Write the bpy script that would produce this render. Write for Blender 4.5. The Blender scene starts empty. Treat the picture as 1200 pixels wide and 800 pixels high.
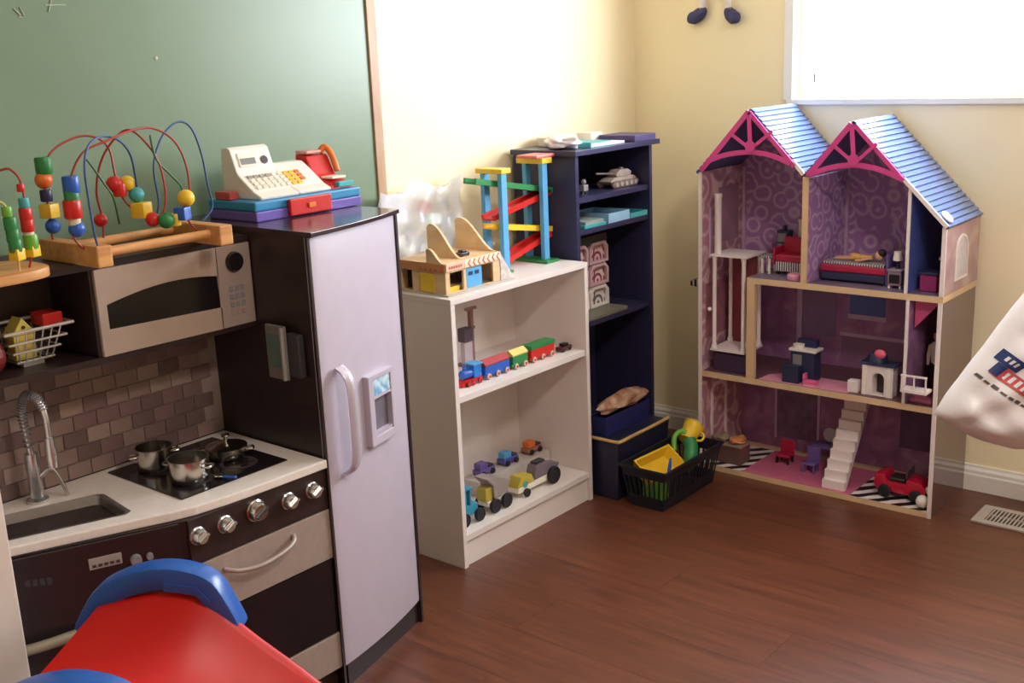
import bpy, bmesh, math, random
from mathutils import Vector, Matrix
random.seed(7)
S = bpy.context.scene
COL = S.collection

# ---------------------------------------------------------------- camera
cam_d = bpy.data.cameras.new('camera')
cam = bpy.data.objects.new('camera', cam_d)
COL.objects.link(cam)
cam_d.sensor_width = 36.0
cam_d.lens = 36.0 * 1313.94 / 1200.0
cam_d.clip_start = 0.05
def cam_matrix(yaw, pit, rol, loc):
    f = Vector((math.sin(yaw)*math.cos(pit), math.cos(yaw)*math.cos(pit), math.sin(pit)))
    r = Vector((math.cos(yaw), -math.sin(yaw), 0)); u = r.cross(f)
    c, s = math.cos(rol), math.sin(rol)
    R, U = c*r + s*u, c*u - s*r
    return Matrix(((R.x, U.x, -f.x, loc[0]), (R.y, U.y, -f.y, loc[1]), (R.z, U.z, -f.z, loc[2]), (0, 0, 0, 1)))
cam.matrix_world = cam_matrix(-0.7013, -0.2505, -0.0423, (2.2389, -2.0980, 1.3603))
S.camera = cam

# ---------------------------------------------------------------- world, lights, exposure
W = bpy.data.worlds.new('daylight'); S.world = W; W.use_nodes = True
W.node_tree.nodes['Background'].inputs[0].default_value = (0.90, 0.92, 1.0, 1)
W.node_tree.nodes['Background'].inputs[1].default_value = 40.0
S.view_settings.view_transform = 'Standard'
S.view_settings.look = 'None'
S.view_settings.gamma = 1.0
S.view_settings.use_curve_mapping = False
S.view_settings.exposure = -0.35
S.cycles.max_bounces = 10
S.cycles.diffuse_bounces = 6
S.cycles.transparent_max_bounces = 16
def area(name, loc, rot, sx, sy, power, col, portal=False):
    l = bpy.data.lights.new(name, 'AREA'); l.shape = 'RECTANGLE'; l.size = sx; l.size_y = sy
    l.energy = power; l.color = col
    if portal: l.cycles.is_portal = True
    o = bpy.data.objects.new(name, l); COL.objects.link(o); o.location = loc; o.rotation_euler = rot
    return o
WX0, WX1, WZ0, WZ1 = 0.60, 2.10, 1.185, 1.88          # window opening in the right wall
area('window_portal', ((WX0+WX1)/2, 1.42, (WZ0+WZ1)/2), (-math.pi/2, 0, 0), WX1-WX0, WZ1-WZ0, 1, (1, 1, 1), True)
FILL_POWER = 30

# ---------------------------------------------------------------- materials
def lin(c):
    c = c/255.0
    return c/12.92 if c <= 0.04045 else ((c+0.055)/1.055)**2.4
def rgb(t): return (lin(t[0]), lin(t[1]), lin(t[2]), 1)
MATS = {}
def mat(name, col, rough=0.5, metal=0.0, var=0.06, scale=25, bump=0.0, bscale=120, coat=0.0, alpha=1.0, emit=0, spec=0.5, sub=0):
    m = bpy.data.materials.new(name); m.use_nodes = True
    nt = m.node_tree; b = nt.nodes['Principled BSDF']
    c = rgb(col)
    tc = nt.nodes.new('ShaderNodeTexCoord')
    if var:
        n = nt.nodes.new('ShaderNodeTexNoise'); n.inputs['Scale'].default_value = scale; n.inputs['Detail'].default_value = 3
        nt.links.new(tc.outputs['Object'], n.inputs['Vector'])
        r = nt.nodes.new('ShaderNodeValToRGB')
        r.color_ramp.elements[0].position = 0.3; r.color_ramp.elements[1].position = 0.7
        r.color_ramp.elements[0].color = tuple(x*(1-var) for x in c[:3])+(1,)
        r.color_ramp.elements[1].color = tuple(min(1, x*(1+var)) for x in c[:3])+(1,)
        nt.links.new(n.outputs[0], r.inputs[0]); nt.links.new(r.outputs[0], b.inputs['Base Color'])
    else:
        b.inputs['Base Color'].default_value = c
    b.inputs['Roughness'].default_value = rough; b.inputs['Metallic'].default_value = metal
    b.inputs['Specular IOR Level'].default_value = spec
    if coat: b.inputs['Coat Weight'].default_value = coat; b.inputs['Coat Roughness'].default_value = 0.12
    if alpha < 1: b.inputs['Alpha'].default_value = alpha
    if sub:
        b.inputs['Subsurface Weight'].default_value = sub; b.inputs['Subsurface Radius'].default_value = (.02, .02, .02)
    if emit:
        b.inputs['Emission Color'].default_value = c; b.inputs['Emission Strength'].default_value = emit
    if bump:
        n2 = nt.nodes.new('ShaderNodeTexNoise'); n2.inputs['Scale'].default_value = bscale; n2.inputs['Detail'].default_value = 4
        nt.links.new(tc.outputs['Object'], n2.inputs['Vector'])
        bp = nt.nodes.new('ShaderNodeBump'); bp.inputs['Strength'].default_value = bump; bp.inputs['Distance'].default_value = 0.002
        nt.links.new(n2.outputs[0], bp.inputs['Height']); nt.links.new(bp.outputs[0], b.inputs['Normal'])
    MATS[name] = m
    return m
def wood(name, c1, c2, rough=0.4, stretch=(1.2, 14, 14), scale=6, rnd=False, bump=0.05, coat=0, c3=None):
    m = bpy.data.materials.new(name); m.use_nodes = True
    nt = m.node_tree; b = nt.nodes['Principled BSDF']; L = nt.links.new
    tc = nt.nodes.new('ShaderNodeTexCoord'); mp = nt.nodes.new('ShaderNodeMapping'); mp.inputs['Scale'].default_value = stretch
    L(tc.outputs['Object'], mp.inputs['Vector'])
    src = mp.outputs[0]
    oi = nt.nodes.new('ShaderNodeObjectInfo')
    if rnd:
        ad = nt.nodes.new('ShaderNodeVectorMath'); ad.operation = 'ADD'
        mu = nt.nodes.new('ShaderNodeMath'); mu.operation = 'MULTIPLY'; mu.inputs[1].default_value = 37
        L(oi.outputs['Random'], mu.inputs[0]); L(src, ad.inputs[0]); L(mu.outputs[0], ad.inputs[1]); src = ad.outputs[0]
    n = nt.nodes.new('ShaderNodeTexNoise'); n.inputs['Scale'].default_value = scale; n.inputs['Detail'].default_value = 6; n.inputs['Distortion'].default_value = 0.6
    L(src, n.inputs['Vector'])
    r = nt.nodes.new('ShaderNodeValToRGB'); r.color_ramp.elements[0].position = 0.32; r.color_ramp.elements[1].position = 0.68
    r.color_ramp.elements[0].color = rgb(c1); r.color_ramp.elements[1].color = rgb(c2)
    if c3:
        e = r.color_ramp.elements.new(0.2); e.color = rgb(c3)
    L(n.outputs[0], r.inputs[0])
    if rnd:
        mx = nt.nodes.new('ShaderNodeHueSaturation'); mr = nt.nodes.new('ShaderNodeMapRange')
        mr.inputs['To Min'].default_value = 0.93; mr.inputs['To Max'].default_value = 1.06
        L(oi.outputs['Random'], mr.inputs['Value']); L(mr.outputs[0], mx.inputs['Value']); L(r.outputs[0], mx.inputs['Color'])
        L(mx.outputs[0], b.inputs['Base Color'])
    else: L(r.outputs[0], b.inputs['Base Color'])
    b.inputs['Roughness'].default_value = rough
    if coat: b.inputs['Coat Weight'].default_value = coat; b.inputs['Coat Roughness'].default_value = 0.2
    if bump:
        bp = nt.nodes.new('ShaderNodeBump'); bp.inputs['Strength'].default_value = bump; bp.inputs['Distance'].default_value = 0.002
        L(n.outputs[0], bp.inputs['Height']); L(bp.outputs[0], b.inputs['Normal'])
    MATS[name] = m
    return m
def two_tone(name, kind, c1, c2, scale=8, rough=0.5, p0=0.45, p1=0.55, rot=(0, 0, 0), coat=0, dist=0.0, mscale=(1, 1, 1)):
    """flat print: stripes ('wave'), swirls ('rings') or blotches ('cells') in two or more colours"""
    m = bpy.data.materials.new(name); m.use_nodes = True
    nt = m.node_tree; b = nt.nodes['Principled BSDF']; L = nt.links.new
    tc = nt.nodes.new('ShaderNodeTexCoord'); mp = nt.nodes.new('ShaderNodeMapping'); mp.inputs['Rotation'].default_value = rot
    mp.inputs['Scale'].default_value = mscale
    L(tc.outputs['Object'], mp.inputs['Vector'])
    if kind == 'wave':
        t = nt.nodes.new('ShaderNodeTexWave'); t.inputs['Scale'].default_value = scale; t.inputs['Distortion'].default_value = dist
        t.inputs['Detail Scale'].default_value = 1.5
        L(mp.outputs[0], t.inputs['Vector']); out = t.outputs['Fac'] if 'Fac' in t.outputs else t.outputs[1]
    elif kind == 'rings':
        t = nt.nodes.new('ShaderNodeTexVoronoi'); t.inputs['Scale'].default_value = scale
        L(mp.outputs[0], t.inputs['Vector'])
        s = nt.nodes.new('ShaderNodeMath'); s.operation = 'MULTIPLY'; s.inputs[1].default_value = 18
        L(t.outputs['Distance'], s.inputs[0])
        q = nt.nodes.new('ShaderNodeMath'); q.operation = 'SINE'; L(s.outputs[0], q.inputs[0])
        a = nt.nodes.new('ShaderNodeMath'); a.operation = 'MULTIPLY_ADD'; a.inputs[1].default_value = .5; a.inputs[2].default_value = .5
        L(q.outputs[0], a.inputs[0]); out = a.outputs[0]
    else:
        t = nt.nodes.new('ShaderNodeTexNoise'); t.inputs['Scale'].default_value = scale; t.inputs['Detail'].default_value = 2; t.inputs['Distortion'].default_value = dist
        L(mp.outputs[0], t.inputs['Vector']); out = t.outputs[0]
    r = nt.nodes.new('ShaderNodeValToRGB'); cs = [c1] + (c2 if isinstance(c2, list) else [c2])
    r.color_ramp.elements[0].position = p0; r.color_ramp.elements[0].color = rgb(cs[0])
    r.color_ramp.elements[1].position = p1; r.color_ramp.elements[1].color = rgb(cs[-1])
    for i in range(1, len(cs)-1):
        e = r.color_ramp.elements.new(p0+(p1-p0)*i/(len(cs)-1)); e.color = rgb(cs[i])
    L(out, r.inputs[0]); L(r.outputs[0], b.inputs['Base Color'])
    b.inputs['Roughness'].default_value = rough
    if coat: b.inputs['Coat Weight'].default_value = coat
    MATS[name] = m
    return m
def clear(name, tint, mixf=0.12, rough=0.05):
    m = bpy.data.materials.new(name); m.use_nodes = True; nt = m.node_tree; L = nt.links.new
    nt.nodes.remove(nt.nodes['Principled BSDF'])
    t = nt.nodes.new('ShaderNodeBsdfTransparent'); t.inputs[0].default_value = rgb(tint)
    g = nt.nodes.new('ShaderNodeBsdfGlossy'); g.inputs['Roughness'].default_value = rough
    mx = nt.nodes.new('ShaderNodeMixShader'); mx.inputs[0].default_value = mixf
    L(t.outputs[0], mx.inputs[1]); L(g.outputs[0], mx.inputs[2])
    L(mx.outputs[0], nt.nodes['Material Output'].inputs[0])
    MATS[name] = m
    return m

# ---------------------------------------------------------------- mesh helpers
def NB(): return bmesh.new()
def box(bm, x0, x1, y0, y1, z0, z1, bev=0.0, M=None, seg=2):
    vs = [bm.verts.new((x, y, z)) for z in (z0, z1) for y in (y0, y1) for x in (x0, x1)]
    F = [(0, 2, 3, 1), (4, 5, 7, 6), (0, 1, 5, 4), (2, 6, 7, 3), (0, 4, 6, 2), (1, 3, 7, 5)]
    fs = [bm.faces.new([vs[i] for i in f]) for f in F]
    new = list(vs)
    if bev:
        es = {e for f in fs for e in f.edges}
        r = bmesh.ops.bevel(bm, geom=list(es), offset=bev, segments=seg, affect='EDGES', profile=0.6)
        new = list({v for v in r['verts']} | {v for v in vs if v.is_valid})
    if M is not None: bmesh.ops.transform(bm, matrix=M, verts=[v for v in new if v.is_valid])
    return bm
AX = {'x': lambda a, b, c: (c, a, b), 'y': lambda a, b, c: (a, c, b), 'z': lambda a, b, c: (a, b, c)}
def prism(bm, pts, axis, a, b, holes=(), M=None, bev=0.0):
    """polygon pts extruded along an axis (x: pts are y,z; y: pts are x,z; z: pts are x,y), optional holes"""
    P = AX[axis]; before = set(bm.verts)
    loops = []
    for loop in [pts] + list(holes):
        vs = [bm.verts.new(P(p[0], p[1], a)) for p in loop]
        loops.append([bm.edges.new((vs[i], vs[(i+1) % len(vs)])) for i in range(len(vs))])
    if holes:
        r = bmesh.ops.triangle_fill(bm, use_beauty=True, use_dissolve=True, edges=[e for l in loops for e in l])
        fs = [g for g in r['geom'] if isinstance(g, bmesh.types.BMFace)]
    else:
        vs = [v for v in bm.verts if v not in before]
        fs = [bm.faces.new(vs)]
    r = bmesh.ops.extrude_face_region(bm, geom=fs)
    d = Vector(P(0, 0, b-a))
    bmesh.ops.translate(bm, vec=d, verts=[g for g in r['geom'] if isinstance(g, bmesh.types.BMVert)])
    new = [v for v in bm.verts if v not in before]
    bmesh.ops.recalc_face_normals(bm, faces=list({f for v in new for f in v.link_faces}))
    if bev:
        ff = {f for v in new for f in v.link_faces}
        es = [e for e in {e for f in ff for e in f.edges} if len(e.link_faces) == 2 and e.calc_face_angle(0) > 0.5]
        bmesh.ops.bevel(bm, geom=es, offset=bev, segments=2, affect='EDGES', profile=0.6)
        new = [v for v in bm.verts if v not in before]
    if M is not None: bmesh.ops.transform(bm, matrix=M, verts=new)
    return bm
def lathe(bm, prof, n=20, M=None):
    """profile of (radius, height) around z"""
    rings = []; new = []
    for r, z in prof:
        if r < 1e-6: rings.append([bm.verts.new((0, 0, z))])
        else: rings.append([bm.verts.new((r*math.cos(2*math.pi*k/n), r*math.sin(2*math.pi*k/n), z)) for k in range(n)])
        new += rings[-1]
    for a, b in zip(rings, rings[1:]):
        for k in range(n):
            k2 = (k+1) % n
            if len(a) == 1 and len(b) == 1: continue
            if len(a) == 1: bm.faces.new((a[0], b[k], b[k2]))
            elif len(b) == 1: bm.faces.new((a[k], a[k2], b[0]))
            else: bm.faces.new((a[k], a[k2], b[k2], b[k]))
    if M is not None: bmesh.ops.transform(bm, matrix=M, verts=new)
    return bm
def tube(bm, pts, r, n=8, closed=False):
    P = [Vector(p) for p in pts]; N = len(P); rings = []
    up = None
    for i, p in enumerate(P):
        a = P[(i-1) % N] if (closed or i > 0) else p
        b = P[(i+1) % N] if (closed or i < N-1) else p
        t = (b-a).normalized()
        if up is None:
            up = t.orthogonal().normalized()
        else:
            up = (up - t*up.dot(t))
            up = up.normalized() if up.length > 1e-6 else t.orthogonal().normalized()
        s = t.cross(up); rr = r[i] if isinstance(r, (list, tuple)) else r
        rings.append([bm.verts.new(p + (up*math.cos(2*math.pi*k/n) + s*math.sin(2*math.pi*k/n))*rr) for k in range(n)])
    pairs = list(zip(rings, rings[1:])) + ([(rings[-1], rings[0])] if closed else [])
    for a, b in pairs:
        for k in range(n): bm.faces.new((a[k], a[(k+1) % n], b[(k+1) % n], b[k]))
    if not closed:
        bm.faces.new(list(reversed(rings[0]))); bm.faces.new(rings[-1])
    return bm
def smooth_path(pts, k=6):
    P = [Vector(p) for p in pts]; out = []
    for i in range(len(P)-1):
        p0, p1, p2, p3 = P[max(i-1, 0)], P[i], P[i+1], P[min(i+2, len(P)-1)]
        for j in range(k):
            t = j/k
            out.append(0.5*((2*p1) + (p2-p0)*t + (2*p0-5*p1+4*p2-p3)*t*t + (3*p1-p0-3*p2+p3)*t**3))
    out.append(P[-1]); return out
def ball(bm, c, r, n=12, m=8, M=None):
    r3 = r if isinstance(r, (tuple, list)) else (r, r, r)
    mm = Matrix.Translation(c) @ (M if M is not None else Matrix()) @ Matrix.Diagonal((*r3, 1))
    lathe(bm, [(math.sin(math.pi*i/m), -math.cos(math.pi*i/m)) for i in range(m+1)], n, mm)
    return bm
def sheet(bm, f, nu, nv, thick=0.0):
    """surface f(u,v) -> point; given a thickness it becomes a closed shell"""
    g = [[bm.verts.new(f(i/nu, j/nv)) for j in range(nv+1)] for i in range(nu+1)]
    fs = [bm.faces.new((g[i][j], g[i+1][j], g[i+1][j+1], g[i][j+1])) for i in range(nu) for j in range(nv)]
    if thick:
        bm.normal_update()
        nr = {v: v.normal.copy() for row in g for v in row}
        h = [[bm.verts.new(v.co - nr[v]*thick) for v in row] for row in g]
        for i in range(nu):
            for j in range(nv): bm.faces.new((h[i][j+1], h[i+1][j+1], h[i+1][j], h[i][j]))
        for i in range(nu):
            bm.faces.new((g[i][0], h[i][0], h[i+1][0], g[i+1][0])); bm.faces.new((g[i+1][nv], h[i+1][nv], h[i][nv], g[i][nv]))
        for j in range(nv):
            bm.faces.new((g[0][j+1], h[0][j+1], h[0][j], g[0][j])); bm.faces.new((g[nu][j], h[nu][j], h[nu][j+1], g[nu][j+1]))
    return bm
def wm(o):
    m = Matrix.LocRotScale(o.location, o.rotation_euler, o.scale)
    return wm(o.parent) @ m if o.parent else m
def obj(name, bm, m, parent=None, label=None, world=True, smooth=None, kind=None):
    """one mesh object; its own origin sits at the middle of the mesh. world=True: bm is in world space"""
    bmesh.ops.recalc_face_normals(bm, faces=bm.faces[:])
    if parent is not None and world: bm.transform(wm(parent).inverted())
    lo = Vector([min(v.co[i] for v in bm.verts) for i in range(3)]); hi = Vector([max(v.co[i] for v in bm.verts) for i in range(3)])
    c = (lo+hi)/2
    if parent is None: c.z = lo.z
    bm.transform(Matrix.Translation(-c))
    me = bpy.data.meshes.new(name); bm.to_mesh(me); bm.free()
    if smooth is not None:
        for p in me.polygons: p.use_smooth = True
        me.set_sharp_from_angle(angle=math.radians(smooth))
    o = bpy.data.objects.new(name, me); COL.objects.link(o); o.location = c
    for k in (m if isinstance(m, list) else [m]): me.materials.append(k)
    if parent is not None: o.parent = parent
    if label: o['label'] = label
    if kind: o['kind'] = kind
    return o
def tag(o, label, cat, group=None):
    o['label'] = label; o['category'] = cat
    if group: o['group'] = group
    return o
def thing(name, label, cat, loc, rotz=0.0, group=None):
    o = bpy.data.objects.new(name, None); COL.objects.link(o); o.empty_display_size = 0.05
    o.location = loc; o.rotation_euler = (0, 0, rotz)
    return tag(o, label, cat, group)
def dup(root, loc, rotz=None, label=None, group=None, mats=None):
    def cp(o, par):
        c = o.copy(); COL.objects.link(c)
        if par is not None: c.parent = par
        for ch in o.children: cp(ch, c)
        return c
    r = cp(root, None); r.location = loc
    if rotz is not None: r.rotation_euler = (0, 0, rotz)
    if label: r['label'] = label
    if group: r['group'] = group
    return r
def B(*a, **k): return box(NB(), *a, **k)
def RX(a): return Matrix.Rotation(a, 4, 'X')
def RY(a): return Matrix.Rotation(a, 4, 'Y')
def RZ(a): return Matrix.Rotation(a, 4, 'Z')
def T(*a): return Matrix.Translation(a)
PI = math.pi

# ---------------------------------------------------------------- palette
WALL = mat('yellow_wall_paint', (251, 238, 200), 0.55, var=0.02, scale=3, bump=0.08, bscale=220)
CEIL = mat('white_ceiling_paint', (240, 236, 228), 0.8, var=0.02, scale=4)
TRIM = mat('white_trim_paint', (240, 236, 230), 0.4, var=0.02)
FLOORW = wood('laminate_floor', (88, 49, 35), (113, 65, 45), 0.33, (1.0, 9, 9), 4.5, rnd=True, bump=0.04, c3=(78, 43, 30))
WHITE = mat('white_melamine', (232, 222, 216), 0.38, var=0.02, scale=8)
ESP = mat('espresso_laminate', (48, 33, 34), 0.38, var=0.15, scale=30)
STEELPAINT = mat('silver_grey_panel', (190, 180, 194), 0.34, var=0.02)
TAUPE = mat('brushed_taupe_panel', (166, 150, 140), 0.4, 0.15, var=0.05, scale=60)
CHROME = mat('chrome_plastic', (205, 202, 200), 0.22, 0.85, var=0.04)
STEEL = mat('stainless_steel', (198, 192, 184), 0.2, 1.0, var=0.05)
BLACK = mat('black_plastic', (24, 22, 26), 0.3, var=0.1)
DGREY = mat('dark_grey_plastic', (62, 58, 62), 0.4, var=0.1)
MGREY = mat('mid_grey_plastic', (135, 132, 134), 0.45, var=0.06)
COUNTER = mat('cream_countertop', (236, 226, 216), 0.3, var=0.04, scale=90)
NAVYSHELF = mat('blue_black_laminate', (50, 48, 80), 0.35, var=0.12, scale=20)
RED = mat('red_plastic', (206, 38, 32), 0.35, var=0.05)
BLUE = mat('blue_plastic', (44, 96, 190), 0.35, var=0.05)
SKYBLUE = mat('sky_blue_paint', (92, 170, 222), 0.45, var=0.05)
GREEN = mat('green_plastic', (46, 132, 72), 0.4, var=0.06)
LGREEN = mat('lime_green_plastic', (112, 178, 60), 0.4, var=0.06)
TEAL = mat('teal_plastic', (70, 168, 172), 0.4, var=0.08)
YELLOW = mat('yellow_plastic', (238, 196, 50), 0.4, var=0.05)
ORANGE = mat('orange_plastic', (232, 118, 44), 0.4, var=0.05)
PURPLE = mat('purple_plastic', (112, 92, 160), 0.4, var=0.06)
PINK = mat('pink_plastic', (222, 92, 150), 0.42, var=0.05)
LPINK = mat('pale_pink_print', (226, 150, 176), 0.5, var=0.06)
PINE = wood('pine_wood', (196, 132, 72), (222, 164, 100), 0.45, (10, 1.5, 10), 5)
BEIGEW = wood('birch_plywood', (214, 178, 130), (232, 200, 156), 0.5, (3, 3, 9), 5)
CREAMP = mat('cream_plastic', (240, 232, 214), 0.42, var=0.03)
NAVY = mat('navy_plastic', (34, 38, 86), 0.35, var=0.1)


# ================================================================ room
def struct(name, bm, m, parent=None, **k):
    o = obj(name, bm, m, parent, **k)
    if parent is None: o['kind'] = 'structure'
    return o
RX1, RY0, RY1, RH = 4.40, -4.60, 1.281, 2.35
fl = struct('floor', B(0, RX1, RY0, RY1, -0.06, -0.004), mat('floor_underlay', (46, 26, 18), 0.8))
pw, pl = 0.187, 1.25
pm = None; row = 0; y = RY1 - 0.003
while y > RY0:
    x = -random.random()*pl
    while x < RX1:
        a, b = max(x, 0.0)+0.0003, min(x+pl, RX1)-0.0003
        y0 = max(y-pw, RY0)
        if b-a > 0.03:
            full = abs((b-a)-(pl-0.0006)) < 1e-5 and y0 == y-pw
            if full and pm is not None:
                o = pm.copy(); COL.objects.link(o); o.location = (x+pl/2, y-pw/2, pm.location.z)
            else:
                o = obj('plank', B(a, b, y0+0.0003, y-0.0003, -0.004, 0.0), FLOORW, fl, world=True)
                if full: pm = o
                if o.parent: 
                    pass
            if full and o is not pm: o.parent = fl; o.location = (x+pl/2 - fl.location.x, y-pw/2 - fl.location.y, pm.location.z)
        x += pl
    y -= pw; row += 1
struct('ceiling', B(0, RX1, RY0, RY1, RH, RH+0.05), CEIL)
struct('wall_left', B(-0.10, 0, RY0, RY1+0.14, -0.06, RH+0.05), WALL)
struct('wall_right', prism(NB(), [(0, -0.06), (RX1, -0.06), (RX1, RH+0.05), (0, RH+0.05)], 'y', RY1, RY1+0.14,
       holes=[[(WX0, WZ0), (WX1, WZ0), (WX1, WZ1), (WX0, WZ1)]]), WALL)
struct('wall_far_side', B(RX1, RX1+0.10, RY0-0.1, RY1+0.14, -0.06, RH+0.05), WALL)
struct('wall_behind', B(-0.1, RX1, RY0-0.10, RY0, -0.06, RH+0.05), WALL)
def baseboard(name, p, q, nrm, h=0.081, t=0.014):
    """profiled skirting from p to q, thickness along nrm"""
    prof = [(0, 0), (t, 0), (t, h*0.62), (t*0.80, h*0.68), (t*0.80, h*0.80), (t*0.45, h*0.90), (t*0.35, h), (0, h)]
    bm = NB(); P, Q, N = Vector(p), Vector(q), Vector(nrm)
    A = [bm.verts.new(P+N*a+Vector((0, 0, b))) for a, b in prof]; C = [bm.verts.new(Q+N*a+Vector((0, 0, b))) for a, b in prof]
    for i in range(len(prof)): bm.faces.new((A[i], A[(i+1) % len(prof)], C[(i+1) % len(prof)], C[i]))
    bm.faces.new(A); bm.faces.new(list(reversed(C)))
    return struct(name, bm, TRIM)
baseboard('baseboard_right', (0.0145, RY1, 0), (RX1, RY1, 0), (0, -1, 0))
baseboard('baseboard_left', (0, RY0, 0), (0, RY1, 0), (1, 0, 0))
# window
FRM = mat('white_window_frame', (246, 246, 246), 0.35, var=0.01)
win = struct('window_1', prism(NB(), [(WX0, WZ0), (WX1, WZ0), (WX1, WZ1), (WX0, WZ1)], 'y', RY1+0.04, RY1+0.10,
      holes=[[(WX0+0.035, WZ0+0.035), (WX1-0.035, WZ0+0.035), (WX1-0.035, WZ1-0.035), (WX0+0.035, WZ1-0.035)]]), FRM)
xm = (WX0+WX1)/2
obj('sash_bar', B(xm-0.02, xm+0.02, RY1+0.05, RY1+0.09, WZ0+0.036, WZ1-0.036, 0.003), FRM, win)
GL = clear('window_glass', (250, 252, 252), 0.06)
obj('pane', B(WX0+0.036, xm-0.021, RY1+0.066, RY1+0.070, WZ0+0.036, WZ1-0.036), GL, win)
obj('pane', B(xm+0.021, WX1-0.036, RY1+0.074, RY1+0.078, WZ0+0.036, WZ1-0.036), GL, win)
obj('sill_board', B(WX0-0.02, WX1+0.02, RY1-0.012, RY1-0.0005, WZ0-0.016, WZ0+0.0), FRM, win)
obj('side_casing', B(WX0-0.03, WX0, RY1-0.012, RY1-0.0005, WZ0, WZ1+0.03), FRM, win)
obj('side_casing', B(WX1, WX1+0.03, RY1-0.012, RY1-0.0005, WZ0, WZ1+0.03), FRM, win)
obj('head_casing', B(WX0+0.001, WX1-0.001, RY1-0.012, RY1-0.0005, WZ1+0.001, WZ1+0.03), FRM, win)
obj('latch', B(0.650, 0.658, RY1+0.030, RY1+0.0395, 1.235, 1.262, 0.002), MGREY, win)
# fill lamp added on the ceiling, out of view, to brighten the right wall
cl = thing('ceiling_fill_lamp', 'added round white fill lamp on the ceiling, out of view', 'lamp', (2.2, -0.7, RH-0.09))
obj('fill_lamp_base', lathe(NB(), [(0, .0895), (.15, .0895), (.15, .075), (0, .075)], 28), TRIM, cl, world=False, smooth=40)
obj('lamp_shade', lathe(NB(), [(0, 0), (.08, .008), (.135, .04), (.145, .0745), (0, .0745)], 28), mat('fill_lamp_glass', (255, 236, 205), .4, emit=2.0), cl, world=False, smooth=60)
l = bpy.data.lights.new('fill_light', 'AREA'); l.shape = 'DISK'; l.size = 0.3; l.energy = FILL_POWER; l.color = (1.0, 0.87, 0.78)
lo = bpy.data.objects.new('fill_light', l); COL.objects.link(lo); lo.parent = cl; lo.location = (0, 0, -0.01)
# floor register
VENTM = mat('vent_enamel', (206, 196, 190), 0.4, 0.2)
vt = thing('floor_vent', 'white slotted metal floor vent in front of the right baseboard', 'vent', (1.40, 1.105, 0.0))
V0 = (1.30, 1.58, 1.03, 1.165)
obj('rim', prism(NB(), [(V0[0], V0[2]), (V0[1], V0[2]), (V0[1], V0[3]), (V0[0], V0[3])], 'z', 0.0005, 0.006,
    holes=[[(V0[0]+.03, V0[2]+.022), (V0[1]-.03, V0[2]+.022), (V0[1]-.03, V0[3]-.022), (V0[0]+.03, V0[3]-.022)]]), VENTM, vt)
obj('duct', B(V0[0]+.03, V0[1]-.03, V0[2]+.022, V0[3]-.022, 0.0004, 0.0012), BLACK, vt)
k = 0
xx = V0[0]+.034
while xx < V0[1]-.034:
    obj('slat', B(-.0022, .0022, V0[2]+.022, V0[3]-.022, -.0018, .0022, M=T(xx, 0, .0034) @ RY(.5)), VENTM, vt); xx += 0.0105
obj('cross_bar', B(V0[0]+.03, V0[1]-.03, (V0[2]+V0[3])/2-.002, (V0[2]+V0[3])/2+.002, .0012, .0062), VENTM, vt)
# chalkboard on the left wall
CBM = mat('green_chalkboard', (124, 146, 120), 0.34, var=0.05, scale=2.5)
cb = thing('chalkboard', 'large green chalkboard with a thin wooden frame on the left wall', 'chalkboard', (0.0, -1.0, 0.78))
obj('writing_surface', B(0.0005, 0.010, -2.2, 0.004, 0.80, 2.10), CBM, cb)
FRW = wood('frame_wood', (176, 138, 104), (200, 164, 128), 0.45, (4, 4, 1), 5)
obj('frame_rail', B(0.0005, 0.016, 0.0045, 0.036, 0.78, 2.12, 0.002), FRW, cb)
obj('frame_rail', B(0.0005, 0.016, -2.232, -2.2005, 0.78, 2.12, 0.002), FRW, cb)
obj('frame_rail', B(0.0005, 0.016, -2.2, 0.004, 2.1005, 2.12, 0.002), FRW, cb)
obj('frame_rail', B(0.0005, 0.016, -2.2, 0.004, 0.78, 0.7995, 0.002), FRW, cb)
CH = mat('chalk', (200, 208, 186), 0.9)
def chalk(pts, r=0.0012):
    obj('chalk_mark', tube(NB(), [(0.0112, p[1], p[2]) for p in pts], r, 5), CH, cb)
chalk([(0.0110, -0.8751, 1.4948), (0.0110, -0.8307, 1.4951)]); chalk([(0.0110, -0.8608, 1.5049), (0.0110, -0.8698, 1.4816)])
chalk([(0.0110, -0.9422, 1.4880), (0.0110, -0.9302, 1.4750)]); chalk([(0.0110, -0.9294, 1.4913), (0.0110, -0.9219, 1.4717), (0.0110, -0.9342, 1.4718)])
obj('chalk_mark', ball(NB(), (0.0115, (0.0110, -0.6333, 1.3842)[1], (0.0110, -0.6333, 1.3842)[2]), (.001, .004, .004)), CH, cb)


# ================================================================ white bookcase
SX0, SX1, SY0, SY1, SH = 0.016, 0.2995, -0.041, 0.5605, 0.7543
wb = thing('white_bookcase', 'low white two-tier bookcase holding toy trains and trucks', 'bookcase', (0.158, 0.26, 0))
t = 0.016
obj('side_panel', B(SX0, SX1, SY0, SY0+t, 0, SH-t-.0004, .0012), WHITE, wb)
obj('side_panel', B(SX0, SX1, SY1-t, SY1, 0, SH-t-.0004, .0012), WHITE, wb)
obj('top_board', B(SX0, SX1, SY0, SY1, SH-t, SH, .0012), WHITE, wb)
obj('back_panel', B(SX0, SX0+.006, SY0+t+.0005, SY1-t-.0005, 0.07, SH-t-.0005), WHITE, wb)
ZS1, ZB = 0.487, 0.094
obj('shelf_board', B(SX0+.0065, SX1-.004, SY0+t+.0005, SY1-t-.0005, ZS1-.018, ZS1, .001), WHITE, wb)
obj('bottom_board', B(SX0+.0065, SX1-.001, SY0+t+.0005, SY1-t-.0005, ZB-.018, ZB, .001), WHITE, wb)
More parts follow.
